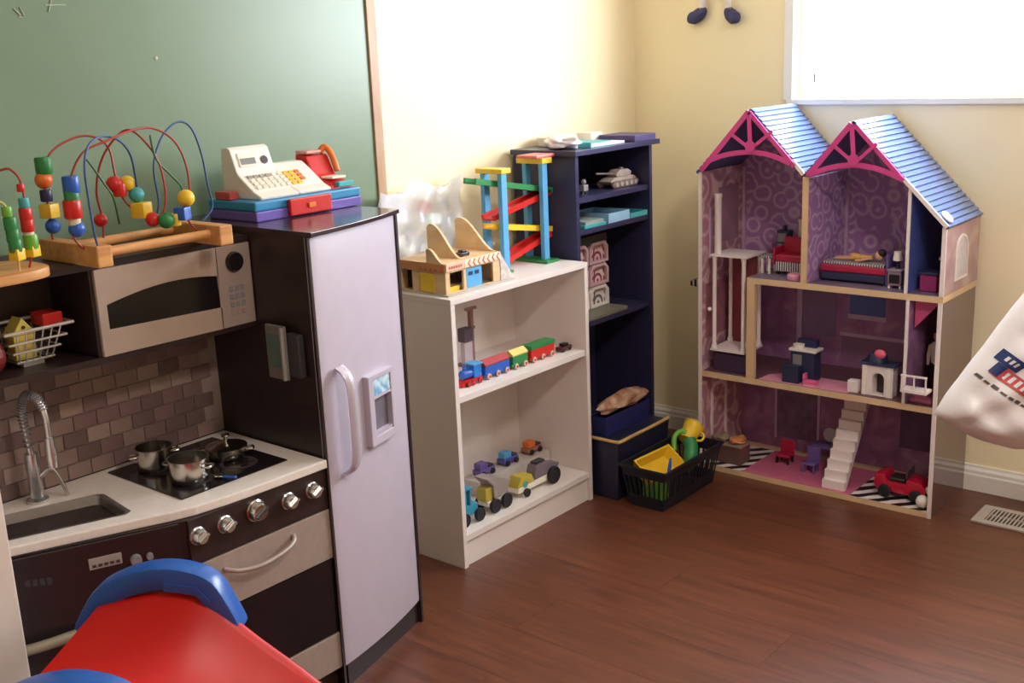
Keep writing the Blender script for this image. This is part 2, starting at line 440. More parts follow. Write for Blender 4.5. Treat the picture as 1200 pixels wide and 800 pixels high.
obj('kick_plate', B(SX1-.03, SX1-.010, SY0+t+.0005, SY1-t-.0005, 0.0, ZB-.0185), WHITE, wb)
obj('cam_cover', lathe(NB(), [(0, 0), (.005, 0), (.005, .0015), (0, .0015)], 12, T(SX0+.006, (0.0220, 0.3499, 0.5661)[1], (0.0220, 0.3499, 0.5661)[2]) @ RY(PI/2)), DGREY, wb)

# ================================================================ dark corner bookcase
DX0, DX1, DY0, DY1, DH = 0.016, 0.252, 0.577, 0.992, 1.062
db = thing('dark_bookcase', 'tall narrow blue-black bookcase standing in the room corner', 'bookcase', (0.135, 0.785, 0))
obj('side_panel', B(DX0, DX1, DY0, DY0+.016, 0, DH, .001), NAVYSHELF, db)
obj('side_panel', B(DX0, DX1, DY1-.016, DY1, 0, DH, .001), NAVYSHELF, db)
obj('top_board', B(DX0, DX1+.012, DY0-.014, DY1+.03, DH+.0004, DH+.016, .001), NAVYSHELF, db)
obj('back_panel', B(DX0, DX0+.006, DY0+.0165, DY1-.0165, 0.0, DH-.0004), NAVYSHELF, db)
DZ = [0.06, 0.548, 0.838, 0.935]
for z in DZ:
    obj('shelf_board', B(DX0+.0065, DX1-.006, DY0+.0165, DY1-.0165, z-.016, z, .001), NAVYSHELF, db)


# ================================================================ play kitchen (one toy, back flat to the wall, bowed front)
kt = thing('play_kitchen', 'espresso brown toy play kitchen with silver fridge, microwave, sink and stove', 'play kitchen', (0.27, -0.86, 0))
KY0, KYF, KY1, KX = -1.400, -0.645, -0.318, 0.030
FP = Vector((0.489, -0.645, 0)); FE = Vector((-math.sin(.2576), math.cos(.2576), 0)); FN = Vector((math.cos(.2576), math.sin(.2576), 0))
FW = 0.338
def fpt(s, o, z): p = FP + FE*s + FN*o; return (p.x, p.y, z)
MF = Matrix(((FE.x, FN.x, 0, FP.x), (FE.y, FN.y, 0, FP.y), (0, 0, 1, 0), (0, 0, 0, 1)))   # (s, out, z) -> world
bow = lambda s: 0.010*(1-((s-FW/2)/(FW/2))**2)
# fridge cabinet: side walls, back, floor, plinth
obj('fridge_side', prism(NB(), [(KX, KYF), (0.4715, KYF), (0.4675, KYF+.014), (KX, KYF+.014)], 'z', 0.0, 1.0212), ESP, kt)
obj('fridge_side', prism(NB(), [(KX, KY1), (0.3965, KY1), (0.400, KY1-.014), (KX, KY1-.014)], 'z', 0.0, 1.0212), ESP, kt)
obj('fridge_back', B(KX, KX+.008, KYF+.0145, KY1-.0145, 0.05, 1.015), ESP, kt)
obj('plinth', prism(NB(), [fpt(.016, -.006, 0)[:2], fpt(FW-.008, -.006, 0)[:2], fpt(FW-.008, -.020, 0)[:2], fpt(.016, -.020, 0)[:2]], 'z', 0.0, 0.058), ESP, kt)
obj('fridge_jamb', prism(NB(), [fpt(-.006, -.0008, 0)[:2], fpt(.0012, -.0008, 0)[:2], (0.4695, KYF-.0004), (0.4732, KYF-.0004)], 'z', 0.0, 1.021), ESP, kt)
obj('fridge_jamb', prism(NB(), [fpt(FW-.0065, .0045, 0)[:2], fpt(FW+.002, .0045, 0)[:2], fpt(FW+.002, -.016, 0)[:2], fpt(FW-.0065, -.016, 0)[:2]], 'z', 0.0, 1.021), ESP, kt)
tp = [(KX, KYF-.003)] + [fpt(FW*i/12 - .006*(i == 0) + .004*(i == 12), .010+bow(FW*i/12)*1.25, 0)[:2] for i in range(13)] + [(KX, KY1+.004)]
obj('fridge_top', prism(NB(), tp, 'z', 1.0215, 1.031, bev=.0012), mat('glossy_espresso', (62, 46, 52), .16, var=.05), kt)
def door_panel(s0, s1, z0, z1, th):
    n = 14; pts = [(s0+(s1-s0)*i/n, bow(s0+(s1-s0)*i/n)) for i in range(n+1)]
    return prism(NB(), pts + [(p[0], p[1]-th) for p in reversed(pts)], 'z', z0, z1, M=MF, bev=.0012)
fd = obj('fridge_door', door_panel(.0015, FW-.007, .060, 1.019, .014), STEELPAINT, kt, smooth=30)
hp = [(.050, .008, .735), (.050, .026, .722), (.050, .036, .695), (.050, .038, .62), (.050, .036, .545), (.050, .026, .515), (.050, .008, .502)]
hb = sheet(NB(), lambda u, v: Vector(smooth_path([(p[0]+(v-.5)*.026, p[1]+.006*math.sin(PI*v), p[2]) for p in hp], 4)[round(u*24)]), 24, 5, .006); hb.transform(MF)
obj('handle', hb, mat('lilac_silver', (214, 206, 222), .25, .4, var=.02), fd, smooth=60)
# ice and water dispenser
ds = [(.138, .242), (.528, .690)]
dfr = prism(NB(), [(ds[0][0], ds[1][0]), (ds[0][1], ds[1][0]), (ds[0][1], ds[1][1]), (ds[0][0], ds[1][1])], 'y', bow(.19)-.001, bow(.19)+.016,
   holes=[[(.158, .548), (.230, .548), (.230, .678), (.158, .678)]], bev=.002); dfr.transform(MF)
obj('dispenser_frame', dfr, STEELPAINT, fd)
SCR = two_tone('ice_screen_print', 'cells', (120, 165, 205), [(160, 205, 230), (214, 232, 240)], 60, .3, .35, .62)
obj('dispenser_screen', B(.1585, .2295, bow(.19)+.004, bow(.19)+.013, .640, .6775, .001, M=MF), SCR, fd)
obj('dispenser_recess', B(.1585, .2295, bow(.19)-.0005, bow(.19)+.0025, .5485, .6335, M=MF), mat('dispenser_grey', (112, 104, 116), .45), fd)
obj('dispenser_lip', B(.1585, .2295, bow(.19)+.003, bow(.19)+.015, .634, .6395, M=MF), STEELPAINT, fd)
obj('drip_tray', prism(NB(), [(.0075, .5485), (.022, .5485), (.0235, .556), (.0075, .556)], 'x', .1585, .2295, M=MF), STEELPAINT, fd)

# lower cabinet shell
LE = Vector((0.165, 0.40, 0)).normalized()
fr = lambda o: [(0.476-o, -0.6475), (0.476-o, -0.993), (0.300-o*.9, -1.398)]
obj('base_cabinet', prism(NB(), [(KX, KYF-.0025)] + fr(.0) + [(KX, KY0)], 'z', 0.055, 0.5295), ESP, kt)
obj('plinth', prism(NB(), [(KX+.05, KYF-.0025)] + fr(.012) + [(KX+.05, KY0)], 'z', 0.0, 0.0545), ESP, kt)
obj('back_board', B(KX, KX+.012, KY0, KYF-.0005, 0.5296, 1.012), ESP, kt)
# countertop with a sink cut-out
co = [(0.134, -0.6485), (0.4915, -0.650)] + [(0.4905, -0.70), (0.487, -0.80), (0.481, -0.90), (0.472, -0.965), (0.458, -1.01), (0.435, -1.065)] + [(0.300, -1.402), (0.134, -1.402)]
SK = [(0.262, -1.035), (0.250, -1.045), (0.170, -1.288), (0.178, -1.300), (0.288, -1.312), (0.300, -1.304), (0.390, -1.066), (0.384, -1.053)]
obj('countertop', prism(NB(), co, 'z', 0.530, 0.5485, holes=[SK], bev=.003), COUNTER, kt)
sb = NB(); cx = sum(p[0] for p in SK)/8; cy = sum(p[1] for p in SK)/8
def ring(k, z): return [sb.verts.new((cx+(p[0]-cx)*k, cy+(p[1]-cy)*k, z)) for p in SK]
rs = [ring(1.03, .5488), ring(.985, .5496), ring(.965, .5470), ring(.93, .505), ring(.86, .498)]
for a, b in zip(rs, rs[1:]):
    for i in range(8): sb.faces.new((a[i], a[(i+1) % 8], b[(i+1) % 8], b[i]))
sb.faces.new(rs[-1])
obj('sink', sb, mat('sink_metal', (150, 142, 136), .32, .75, var=.05, scale=40), kt, smooth=35)
# faucet: tall spring neck and a side lever
fb = Vector((0.185, -1.128, 0.5485))
fc = obj('faucet', lathe(NB(), [(0, 0), (.021, 0), (.021, .006), (.014, .011), (.012, .05), (.0135, .07), (.013, .10), (0, .10)], 16, T(*fb)), CHROME, kt, smooth=40)
neck = smooth_path([fb+Vector(p) for p in [(0, 0, .10), (0, -.004, .155), (.004, -.006, .195), (.022, -.002, .222), (.048, .006, .215), (.060, .010, .185), (.062, .010, .140)]], 6)
obj('neck', tube(NB(), neck, .0065, 10), CHROME, fc, smooth=60)
coil = NB()
for i in range(2, len(neck)-8, 1):
    a = (neck[i+1]-neck[i]).normalized(); tube(coil, [neck[i]-a*.0012, neck[i]+a*.0012], .0092, 10)
obj('spring', coil, MGREY, fc)
obj('spray_head', lathe(NB(), [(0, 0), (.011, 0), (.012, .02), (.009, .06), (0, .062)], 14, T(*(fb+Vector((.062, .010, .082))))), CHROME, fc, smooth=40)
obj('lever', tube(NB(), smooth_path([fb+Vector(p) for p in [(.006, .008, .05), (.012, .03, .062), (.018, .044, .03), (.022, .050, .002)]], 5), [.005]*6+[.004]*10, 8), CHROME, fc, smooth=60)
# cooktop
ck = obj('cooktop', B(.160, .424, -.962, -.700, .5487, .5515, .0015), mat('black_glass', (30, 26, 30), .12, var=.03), kt)
for bx_, by_ in [(.235, -.885), (.235, -.772), (.352, -.885), (.352, -.772)]:
    obj('burner_ring', lathe(NB(), [(.032, 0), (.036, .0008), (.040, 0)], 28, T(bx_, by_, .5516)), DGREY, ck)
# backsplash of small mosaic tiles
bs = obj('backsplash', B(.128, .131, KY0, KYF-.0005, .5487, .8145), mat('grout', (150, 132, 124), .7, var=.05), kt)
TM = [mat('tile_%s' % n, c, .32, var=.08, scale=18) for n, c in [('mauve', (126, 100, 98)), ('taupe', (142, 118, 112)), ('grey_brown', (112, 90, 88)), ('light_taupe', (156, 134, 126))]]
tw, th = .0524, .0332
tb = []
for m in TM:
    o = obj('tile', B(.1311, .1345, -1.2, -1.2+tw-.0022, .6, .6+th-.0022, .0008, seg=1), m, bs); tb.append(o)
zt = .5495; rr = 0; used = set()
while zt+th < .816:
    yt = KY0+.001 - (tw/2 if rr % 2 else 0)
    while yt+tw < KYF+.001:
        if yt >= KY0:
            k = random.choices([0, 1, 2, 3], [4, 4, 3, 2])[0]
            if k in used: o = tb[k].copy(); COL.objects.link(o); o.parent = bs
            else: o = tb[k]; used.add(k)
            o.location = (tb[k].location.x, yt+(tw-.0022)/2 - .86*0 - wm(bs).translation.y, zt+(th-.0022)/2 - wm(bs).translation.z)
        yt += tw
    zt += th; rr += 1
# stove front
def kface(y0, y1, z0, z1, th, m, name, par=kt, bev=.0015, x=0.4762): return obj(name, B(x, x+th, y0, y1, z0, z1, bev), m, par)
kp = kface(-.992, -.6485, .438, .5295, .007, ESP, 'knob_panel')
def knob(y, z, r, big):
    M = T(.4834, y, z) @ RY(PI/2)
    kb = obj('knob', lathe(NB(), [(0, 0), (r*1.15, 0), (r*1.15, .004), (r, .006), (r*.92, .018), (r*.80, .021), (0, .021)], 20, M), CHROME if not big else STEEL, kt, smooth=35)
    obj('grip', B(-.003, .003, -r*.85, r*.85, .0212, .027, .001, M=M @ RZ(.5)), CHROME if not big else DGREY, kb)
for y, z in [(-.976, .4955), (-.913, .4965), (-.756, .491), (-.692, .493)]: knob(y, z, .0155, False)
knob(-.838, .4985, .020, True)
od = kface(-.992, -.6485, .323, .435, .008, TAUPE, 'oven_drawer')
hh = smooth_path([(.4845, -.925, .405), (.502, -.905, .3985), (.512, -.87, .395), (.514, -.835, .396), (.510, -.79, .401), (.500, -.762, .407), (.4845, -.750, .412)], 5)
obj('handle', tube(NB(), hh, .005, 8), TAUPE, od, smooth=60)
ov = kface(-.992, -.6485, .147, .320, .007, mat('oven_glass', (26, 20, 24), .15, var=.02), 'oven_door')
bd = kface(-.992, -.6485, .060, .144, .008, TAUPE, 'bottom_drawer')
# washer/dishwasher front on the angled left section; q = distance to the left of the kink
ML = Matrix(((-LE.x, LE.y, 0, .4755), (-LE.y, -LE.x, 0, -.9945), (0, 0, 1, 0), (0, 0, 0, 1)))
dw = obj('dishwasher_front', B(.012, .425, .0012, .007, .075, .5285, .0015, M=ML), mat('dark_appliance_front', (44, 34, 36), .3, var=.05), kt)
obj('button_plate', B(.120, .178, .0072, .0095, .478, .500, .001, M=ML), mat('plate_grey', (168, 160, 156), .4, .2), dw)
for i in range(5): obj('button', B(.124+.0105*i, .131+.0105*i, .0096, .0112, .482, .4875, .0006, M=ML), DGREY, dw)
obj('dial', lathe(NB(), [(0, 0), (.0105, 0), (.010, .010), (0, .011)], 16, ML @ T(.096, .0072, .479) @ RX(-PI/2)), MGREY, dw, smooth=35)
obj('dial', lathe(NB(), [(0, 0), (.0065, 0), (.006, .009), (0, .0095)], 16, ML @ T(.071, .0072, .480) @ RX(-PI/2)), MGREY, dw, smooth=35)
for i in range(4): obj('printed_mark', B(.243+.012*i, .251+.012*i, .0071, .0074, .468+.002*i, .482+.001*i, M=ML), DGREY, dw)
hl = smooth_path([(.180, .0075, .372), (.186, .022, .371), (.24, .030, .368), (.29, .030, .364), (.335, .020, .360), (.340, .0075, .360)], 5)
hb = tube(NB(), hl, .010, 10); hb.transform(ML)
obj('handle', hb, mat('bar_grey', (150, 142, 120), .4, .2), dw, smooth=60)
# upper cabinet with open cubby and microwave
UX = .1352
obj('upper_back', B(KX+.0125, UX-.0004, KY0, KYF-.0005, .8150, 1.012), mat('cubby_back', (70, 52, 50), .5, var=.08), kt)
cr = lambda x: [(UX, KYF-.001), (x, KYF-.001), (x, -1.02), (x-.028, -1.40), (UX, -1.40)]
obj('upper_bottom', prism(NB(), cr(.290), 'z', .815, .8285), ESP, kt)
obj('upper_top', prism(NB(), cr(.292), 'z', .999, 1.0135), ESP, kt)
obj('cubby_divider', B(UX+.0004, .288, -1.0165, -1.009, .829, .9986), ESP, kt)
obj('cubby_side', B(UX+.0004, .260, -1.400, -1.392, .829, .9986), ESP, kt)
mb = obj('microwave', B(UX+.0004, .2745, -1.0085, -.647, .829, .9986), ESP, kt)
arch = [(-.990, .880)] + [(-.990+.0, .928)] + [(-.990+.255*i/12, .928 + .032*math.sin(PI*(.12+.62*i/12)) - .032*math.sin(PI*.12)) for i in range(1, 13)] + [(-.732, .872)]
MWD = mat('microwave_taupe', (180, 160, 146), .42, .1, var=.03)
prf = lambda: [(-1.0085, .829), (-.733, .826), (-.733, .9985), (-1.0085, .9985)]
md = obj('microwave_door', prism(NB(), prf(), 'x', .2748, .2950, holes=[arch], bev=.0012), MWD, mb)
obj('door_window', prism(NB(), [(a*.999-.0008, b) for a, b in arch], 'x', .2752, .2925), mat('microwave_glass', (24, 21, 24), .18, var=.02), mb)
mp_ = obj('control_panel', B(.2748, .2945, -.7315, -.6475, .826, .9985, .0012), mat('panel_taupe', (172, 154, 146), .42, .15, var=.04), mb)
obj('dial', lathe(NB(), [(0, 0), (.0215, 0), (.0215, .004), (.019, .008), (0, .0085)], 26, T(.2947, -.690, .963) @ RY(PI/2)), BLACK, mb, smooth=35)
for i in range(4):
    for j in range(3):
        obj('button', B(.2946, .2962, -.709+.014*j, -.6985+.014*j, .850+.017*i, .861+.017*i, .0008, seg=1), MGREY if i else TAUPE, mb)

# toy telephone hung on the fridge side
ph = thing('toy_telephone', 'grey toy wall phone with a green-grey screen on the fridge side', 'phone', (0.385, -.6452, .712))
obj('wall_cradle', B(.405, .448, -.6635, -.6454, .722, .815, .003), DGREY, ph)
obj('handset', B(.352, .415, -.672, -.6640, .714, .832, .004), mat('phone_grey', (128, 122, 120), .4, .2), ph)
obj('handset_rim', B(.408, .4155, -.680, -.6722, .716, .830, .002), mat('phone_rim', (176, 170, 168), .35, .3), ph)
obj('screen', B(.3575, .400, -.6738, -.6722, .740, .812, .0006), mat('phone_screen', (92, 112, 106), .3), ph)

# pots on the cooktop
def pot(x, y, r, h, label, lid, handle_dir, knobh=True):
    p = thing('toy_pot', label, 'pot', (x, y, .5525), handle_dir, 'toy steel pots on the stove')
    z0 = .0
    wall = [(0, z0), (r*.88, z0), (r*.97, z0+.004), (r, z0+.012), (r, h), (r*1.06, h+.0015), (r*1.06, h+.003), (r*.965, h+.003), (r*.94, .012), (0, .006)]
    obj('body', lathe(NB(), wall, 28), STEEL, p, world=False, smooth=40)
    for s in (1, -1):
        lp = [(s*r*.99, -.011, h*.72), (s*(r+.012), -.010, h*.74), (s*(r+.014), 0, h*.74), (s*(r+.012), .010, h*.74), (s*r*.99, .011, h*.72)]
        obj('handle', tube(NB(), smooth_path(lp, 4), .0024, 6), STEEL, p, world=False, smooth=60)
    if lid:
        ld = obj('lid', lathe(NB(), [(0, h+.016), (r*.5, h+.012), (r*.9, h+.0065), (r*1.05, h+.0045), (r*1.05, h+.0032), (0, h+.0032)], 28), STEEL, p, world=False, smooth=40)
        obj('lid_knob', lathe(NB(), [(0, 0), (.004, 0), (.004, .006), (.009, .010), (.009, .014), (0, .016)], 14, T(0, 0, h+.0155)), STEEL, p if False else ld, world=True if False else False, smooth=40) if False else None
        kb = obj('lid_knob', lathe(NB(), [(0, 0), (.004, 0), (.004, .006), (.009, .010), (.009, .014), (0, .016)], 14, T(x, y, .5525+h+.0155)), STEEL, ld, smooth=40)
    return p
pot(.352, -.892, .040, .046, 'open steel toy pot at the front of the black cooktop', False, .4)
pot(.232, -.893, .038, .046, 'open steel toy pot at the back left of the cooktop by the tiles', False, 1.2)
pot(.300, -.762, .042, .020, 'shallow steel toy pot with a knobbed lid on the right of the cooktop', True, .9)
sp = thing('toy_spoon', 'small blue-handled metal toy spoon lying on the front of the cooktop', 'spoon', (.415, -.845, .552))
obj('spoon_handle', tube(NB(), [(.432, -.838, .5585), (.40, -.846, .5545)], .003, 8), BLUE, sp)
obj('spoon_bowl', ball(NB(), (.388, -.849, .556), (.013, .009, .003)), STEEL, sp, smooth=60)


# ================================================================ bead mazes
def wire(par, pts, m, r=.0021, k=6): return obj('wire', tube(NB(), smooth_path(pts, k), r, 8), m, par, smooth=60)
def bead(par, p, kind, r, m):
    bm = NB(); r *= 1.32
    if kind == 'ball': ball(bm, p, r, 14, 10)
    elif kind == 'cube': box(bm, -r, r, -r, r, -r, r, r*.15, M=T(*p) @ RZ(.4))
    else: lathe(bm, [(0, -r), (r*.9, -r), (r, -r*.8), (r, r*.8), (r*.9, r), (0, r)], 14, T(*p))
    return obj('bead', bm, m, par, smooth=40)
WRED = mat('red_wire', (168, 52, 44), .4, var=.02); WBLUE = mat('blue_wire', (48, 84, 140), .4, var=.02); WGREEN = mat('green_wire', (60, 110, 70), .4, var=.02)
CREAMB = mat('cream_bead', (228, 216, 190), .45)
BROWNB = mat('brown_bead', (120, 84, 58), .5)
mz = thing('bead_maze', 'large wooden bead maze with tall curved wires on top of the toy microwave', 'bead maze', (.275, -.89, 1.0135))
bz = 1.0138
for y0 in (-1.040, -.772):
    obj('foot_bar', B(.165, .372, y0, y0+.031, bz, bz+.040, .003), PINE, mz)
for x0, r in ((.335, .0095), (.205, .0095)):
    obj('rail', tube(NB(), [(x0, -1.0088, bz+.022), (x0, -.7722, bz+.022)], r, 14), PINE, mz, smooth=50)
yA, yB, tb_ = -1.022, -.757, bz+.039
w1 = [(0.2000, -1.0288, 1.0547), (0.2000, -1.0287, 1.1119), (0.2000, -1.0291, 1.1764), (0.2000, -1.0075, 1.2174), (0.2000, -0.9554, 1.2402), (0.2100, -0.9186, 1.2374), (0.2200, -0.8989, 1.2129), (0.2300, -0.8991, 1.1636), (0.2400, -0.8919, 1.1131), (0.2600, -0.8708, 1.0828), (0.2800, -0.8621, 1.0727), (0.3000, -0.8508, 1.0824), (0.3000, -0.8378, 1.1211), (0.3000, -0.8445, 1.1850), (0.2900, -0.8659, 1.2293), (0.2800, -0.8899, 1.2505), (0.2600, -0.9112, 1.2326), (0.2400, -0.9321, 1.1919), (0.2200, -0.9377, 1.1344), (0.2100, -0.9267, 1.0807)]
wire(mz, [(.21, yA, tb_-.02)]+w1+[(.21, -.93, bz+.024)], WRED)
w2 = [(0.3300, -1.0578, 1.0714), (0.3300, -1.0557, 1.1301), (0.3300, -1.0446, 1.1825), (0.3300, -1.0155, 1.2209), (0.3300, -0.9671, 1.2367), (0.3200, -0.9150, 1.2496), (0.3100, -0.8570, 1.2515), (0.3100, -0.8130, 1.2252), (0.3100, -0.7916, 1.1801), (0.3100, -0.7888, 1.1259), (0.3100, -0.8033, 1.0767)]
wire(mz, [(.33, -1.024, tb_-.02)]+w2+[(.30, -.770, tb_-.02)], WRED)
w3 = [(0.3600, -1.0326, 1.0744), (0.3600, -1.0353, 1.1367), (0.3600, -1.0346, 1.1976), (0.3500, -1.0152, 1.2335), (0.3300, -0.9746, 1.2451), (0.3000, -0.9230, 1.2326), (0.2700, -0.8839, 1.1962), (0.2500, -0.8678, 1.1275), (0.2500, -0.8675, 1.1021), (0.2700, -0.8605, 1.0650), (0.2700, -0.8364, 1.0992), (0.2700, -0.8376, 1.1752), (0.2600, -0.8041, 1.2305), (0.2500, -0.7583, 1.2555), (0.2500, -0.7278, 1.2414), (0.2500, -0.7099, 1.1880), (0.2500, -0.7032, 1.1258), (0.2500, -0.6995, 1.0719)]
wire(mz, [(.36, -1.026, tb_-.02)]+w3+[(.25, -.755, tb_-.02)], WBLUE)
w4 = [(0.2800, -0.9740, 1.1892), (0.2800, -0.9542, 1.1551), (0.2800, -0.9387, 1.1257)]
w5 = [(0.3000, -0.8550, 1.2188), (0.3000, -0.8478, 1.1886), (0.3000, -0.8212, 1.1577), (0.3000, -0.8008, 1.1336), (0.3000, -0.7968, 1.1043)]
wire(mz, [(0.2800, -0.9854, 1.2061)]+w4+[(0.2500, -0.9152, 1.0714)], WGREEN); wire(mz, [(0.3000, -0.8561, 1.2384)]+w5+[(0.3000, -0.8058, 1.0661)], WGREEN)
for px in [((0.2050, -1.0291, 1.1941), 'cyl', .0120, GREEN), ((0.2050, -1.0332, 1.1674), 'ball', .0125, ORANGE), ((0.2050, -1.0325, 1.1384), 'cyl', .0085, NAVY), ((0.2050, -1.0301, 1.1091), 'cube', .0100, YELLOW), ((0.2050, -1.0277, 1.0794), 'ball', .0110, BLUE),
           ((0.3300, -1.0487, 1.1661), 'cyl', .0115, BLUE), ((0.3300, -1.0504, 1.1433), 'cyl', .0105, GREEN), ((0.3300, -1.0520, 1.1219), 'cyl', .0125, RED), ((0.3300, -1.0514, 1.1032), 'cyl', .0085, CREAMB), ((0.3300, -1.0490, 1.0857), 'ball', .0115, BLUE),
           ((0.2350, -0.9065, 1.1463), 'ball', .0125, RED), ((0.2400, -0.8999, 1.1358), 'cyl', .010, RED), ((0.2400, -0.8817, 1.1454), 'ball', .0120, YELLOW), ((0.2500, -0.8703, 1.1227), 'ball', .0115, TEAL), ((0.2600, -0.8694, 1.0928), 'cube', .0115, YELLOW), ((0.2800, -0.8600, 1.0741), 'ball', .0110, RED),
           ((0.3000, -0.8426, 1.0712), 'ball', .0125, GREEN), ((0.3000, -0.8231, 1.0702), 'cyl', .0090, YELLOW), ((0.3100, -0.8107, 1.0810), 'cube', .0095, BLUE), ((0.3100, -0.7989, 1.1101), 'ball', .0130, YELLOW), ((0.2100, -0.9308, 1.0779), 'ball', .0100, RED)]:
    bead(mz, *px)
# smaller maze at the frame's left edge
sm = thing('small_bead_maze', 'smaller bead maze on an oval wooden base at the left end of the kitchen top', 'bead maze', (.30, -1.22, 1.0135))
ov_ = [(.29+.088*math.cos(a)*abs(math.cos(a))**-.4, -1.235+.125*math.sin(a)*abs(math.sin(a))**-.4) for a in [2*PI*(i+.5)/28 for i in range(28)]]
obj('base', prism(NB(), ov_, 'z', bz, bz+.018, bev=.004), PINE, sm, smooth=40)
s1 = [(.335, -1.150, bz+.017), (0.3350, -1.1382, 1.0731), (0.3350, -1.1409, 1.1262), (0.3300, -1.1396, 1.1778), (0.3200, -1.1478, 1.2005), (0.3100, -1.1607, 1.2029), (0.2900, -1.2020, 1.1832), (0.2800, -1.2296, 1.1201), (.28, -1.30, bz+.017)]
wire(sm, s1, WRED)
s2 = [(.348, -1.175, bz+.017), (0.3500, -1.1766, 1.0949), (0.3500, -1.1798, 1.1322), (0.3500, -1.1915, 1.1527), (0.3400, -1.2235, 1.1518), (0.3300, -1.2516, 1.0829), (.335, -1.31, bz+.017)]
wire(sm, s2, mat('yellow_wire', (206, 186, 96), .4))
for px in [((0.3300, -1.1422, 1.1707), 'cyl', .005, RED), ((0.3330, -1.1417, 1.1441), 'cyl', .0070, TEAL), ((0.3350, -1.1427, 1.1249), 'cyl', .0085, RED), ((0.3350, -1.1426, 1.1055), 'cyl', .0085, RED), ((0.3350, -1.1418, 1.0903), 'cyl', .0070, CREAMB), ((0.3350, -1.1408, 1.0766), 'cyl', .0095, LGREEN), ((0.3350, -1.1402, 1.0598), 'cube', .0075, YELLOW), 
           ((0.3500, -1.1823, 1.1355), 'cyl', .0065, LGREEN), ((0.3500, -1.1796, 1.1146), 'cyl', .0085, GREEN), ((0.3500, -1.1783, 1.0937), 'cyl', .0085, GREEN), ((0.3500, -1.1766, 1.0757), 'cyl', .0085, GREEN), ((0.3500, -1.1758, 1.0606), 'cube', .0075, YELLOW)]:
    bead(sm, *px)

# ================================================================ toy cash register on the fridge
cr_ = thing('toy_cash_register', 'toy cash register with white keypad and red scanner on a blue base on the fridge', 'cash register', (.19, -.45, 1.031))
CRB = mat('turquoise_blue_plastic', (52, 140, 190), .35, var=.04); CRP = mat('violet_plastic', (112, 92, 178), .35, var=.04)
zb = 1.0312
bp = [(.272, -.603), (.272, -.296), (.105, -.290), (.085, -.42), (.105, -.605)]
obj('lower_base', prism(NB(), bp, 'z', zb, zb+.022, bev=.003), CRP, cr_)
obj('upper_base', prism(NB(), [(a-.002 if a > .2 else a, b) for a, b in bp], 'z', zb+.0223, zb+.043, bev=.004), CRB, cr_)
dr = obj('drawer', B(.2722, .284, -.518, -.398, zb+.003, zb+.040, .003), RED, cr_)
obj('drawer_latch', B(.2842, .288, -.468, -.448, zb+.016, zb+.027, .0015), ORANGE, dr)
yk0, yk1 = -.578, -.372
zc = zb+.0432
WP = mat('white_register_plastic', (246, 238, 228), .38, var=.02)
side = [(.255, zc), (.258, zc+.006), (.232, zc+.017), (.185, zc+.050), (.178, zc+.058), (.160, zc+.106), (.150, zc+.112), (.128, zc+.108), (.122, zc)]
hs = obj('housing', prism(NB(), side[:6]+side[6:], 'y', yk0+.004, yk0+.110, bev=.003), WP, cr_)
side2 = [(.255, zc), (.258, zc+.006), (.232, zc+.017), (.185, zc+.050), (.160, zc+.066), (.128, zc+.066), (.122, zc)]
obj('housing', prism(NB(), side2, 'y', yk0+.111, yk1, bev=.004), WP, cr_)
def onface(a, b, y, out):
    """point on the sloping face between profile points a and b"""
    A, Bq = Vector((side[a][0], 0, side[a][1])), Vector((side[b][0], 0, side[b][1])); d = (Bq-A).normalized(); n = Vector((d.z, 0, -d.x))
    return A, d, n
A, d, n = onface(4, 5, 0, 0)
MS = Matrix(((0, d.x, n.x, A.x), (1, 0, 0, 0), (0, d.z, n.z, A.z), (0, 0, 0, 1)))     # (y, up the slope, out)
scr = obj('display_frame', B(yk0+.018, yk0+.066, .010, .042, .0, .0025, .001, M=MS), CREAMP, hs)
obj('display', B(yk0+.022, yk0+.062, .015, .029, .0026, .0034, M=MS), mat('lcd_grey', (132, 134, 130), .3), scr) if False else obj('display', B(yk0+.022, yk0+.062, .015, .029, .0026, .0034, M=MS), mat('lcd_grey', (132, 134, 130), .3), hs)
obj('speaker_grille', lathe(NB(), [(0, 0), (.0095, 0), (.0095, .002), (0, .002)], 14, MS @ T(yk0+.088, .022, 0)), DGREY, hs)
A, d, n = onface(2, 3, 0, 0)
MK = Matrix(((0, d.x, n.x, A.x), (1, 0, 0, 0), (0, d.z, n.z, A.z), (0, 0, 0, 1)))
for i in range(4):
    for j in range(9):
        if i == 0 and j > 7: continue
        m_ = CREAMP if j < 6 else (YELLOW if j < 8 else ORANGE)
        obj('key', B(yk0+.020+.0165*j, yk0+.033+.0165*j, .006+.0125*i, .0155+.0125*i, .0, .0034, .001, M=MK, seg=1), mat('key_grey', (170, 160, 150), .4) if (i == 3 and j < 4 and 'key_grey' not in MATS) else (MATS['key_grey'] if (i == 3 and j < 4) else m_), hs)
sc = obj('scanner', prism(NB(), [(.250, zc), (.246, zc+.010), (.205, zc+.022), (.190, zc+.030), (.168, zc+.074), (.130, zc+.078), (.120, zc)], 'y', -.366, -.300, bev=.003), RED, cr_)
obj('scanner_cap', B(.130, .172, -.3665, -.322, zc+.0785, zc+.086, .003), mat('pale_red_cap', (214, 150, 140), .4), sc)
obj('scanner_arch', tube(NB(), smooth_path([(.160, -.316, zc+.079), (.163, -.306, zc+.090), (.172, -.299, zc+.084), (.186, -.297, zc+.060), (.196, -.297, zc+.034)], 5), .0075, 10), ORANGE, sc, smooth=60)
obj('conveyor', B(.202, .242, -.354, -.312, zc+.0225, zc+.0275, .001, M=T(0, 0, 0)), CREAMP, sc)
obj('conveyor_edge', B(.2425, .258, -.350, -.304, zc+.004, zc+.016, .002), TEAL, cr_)
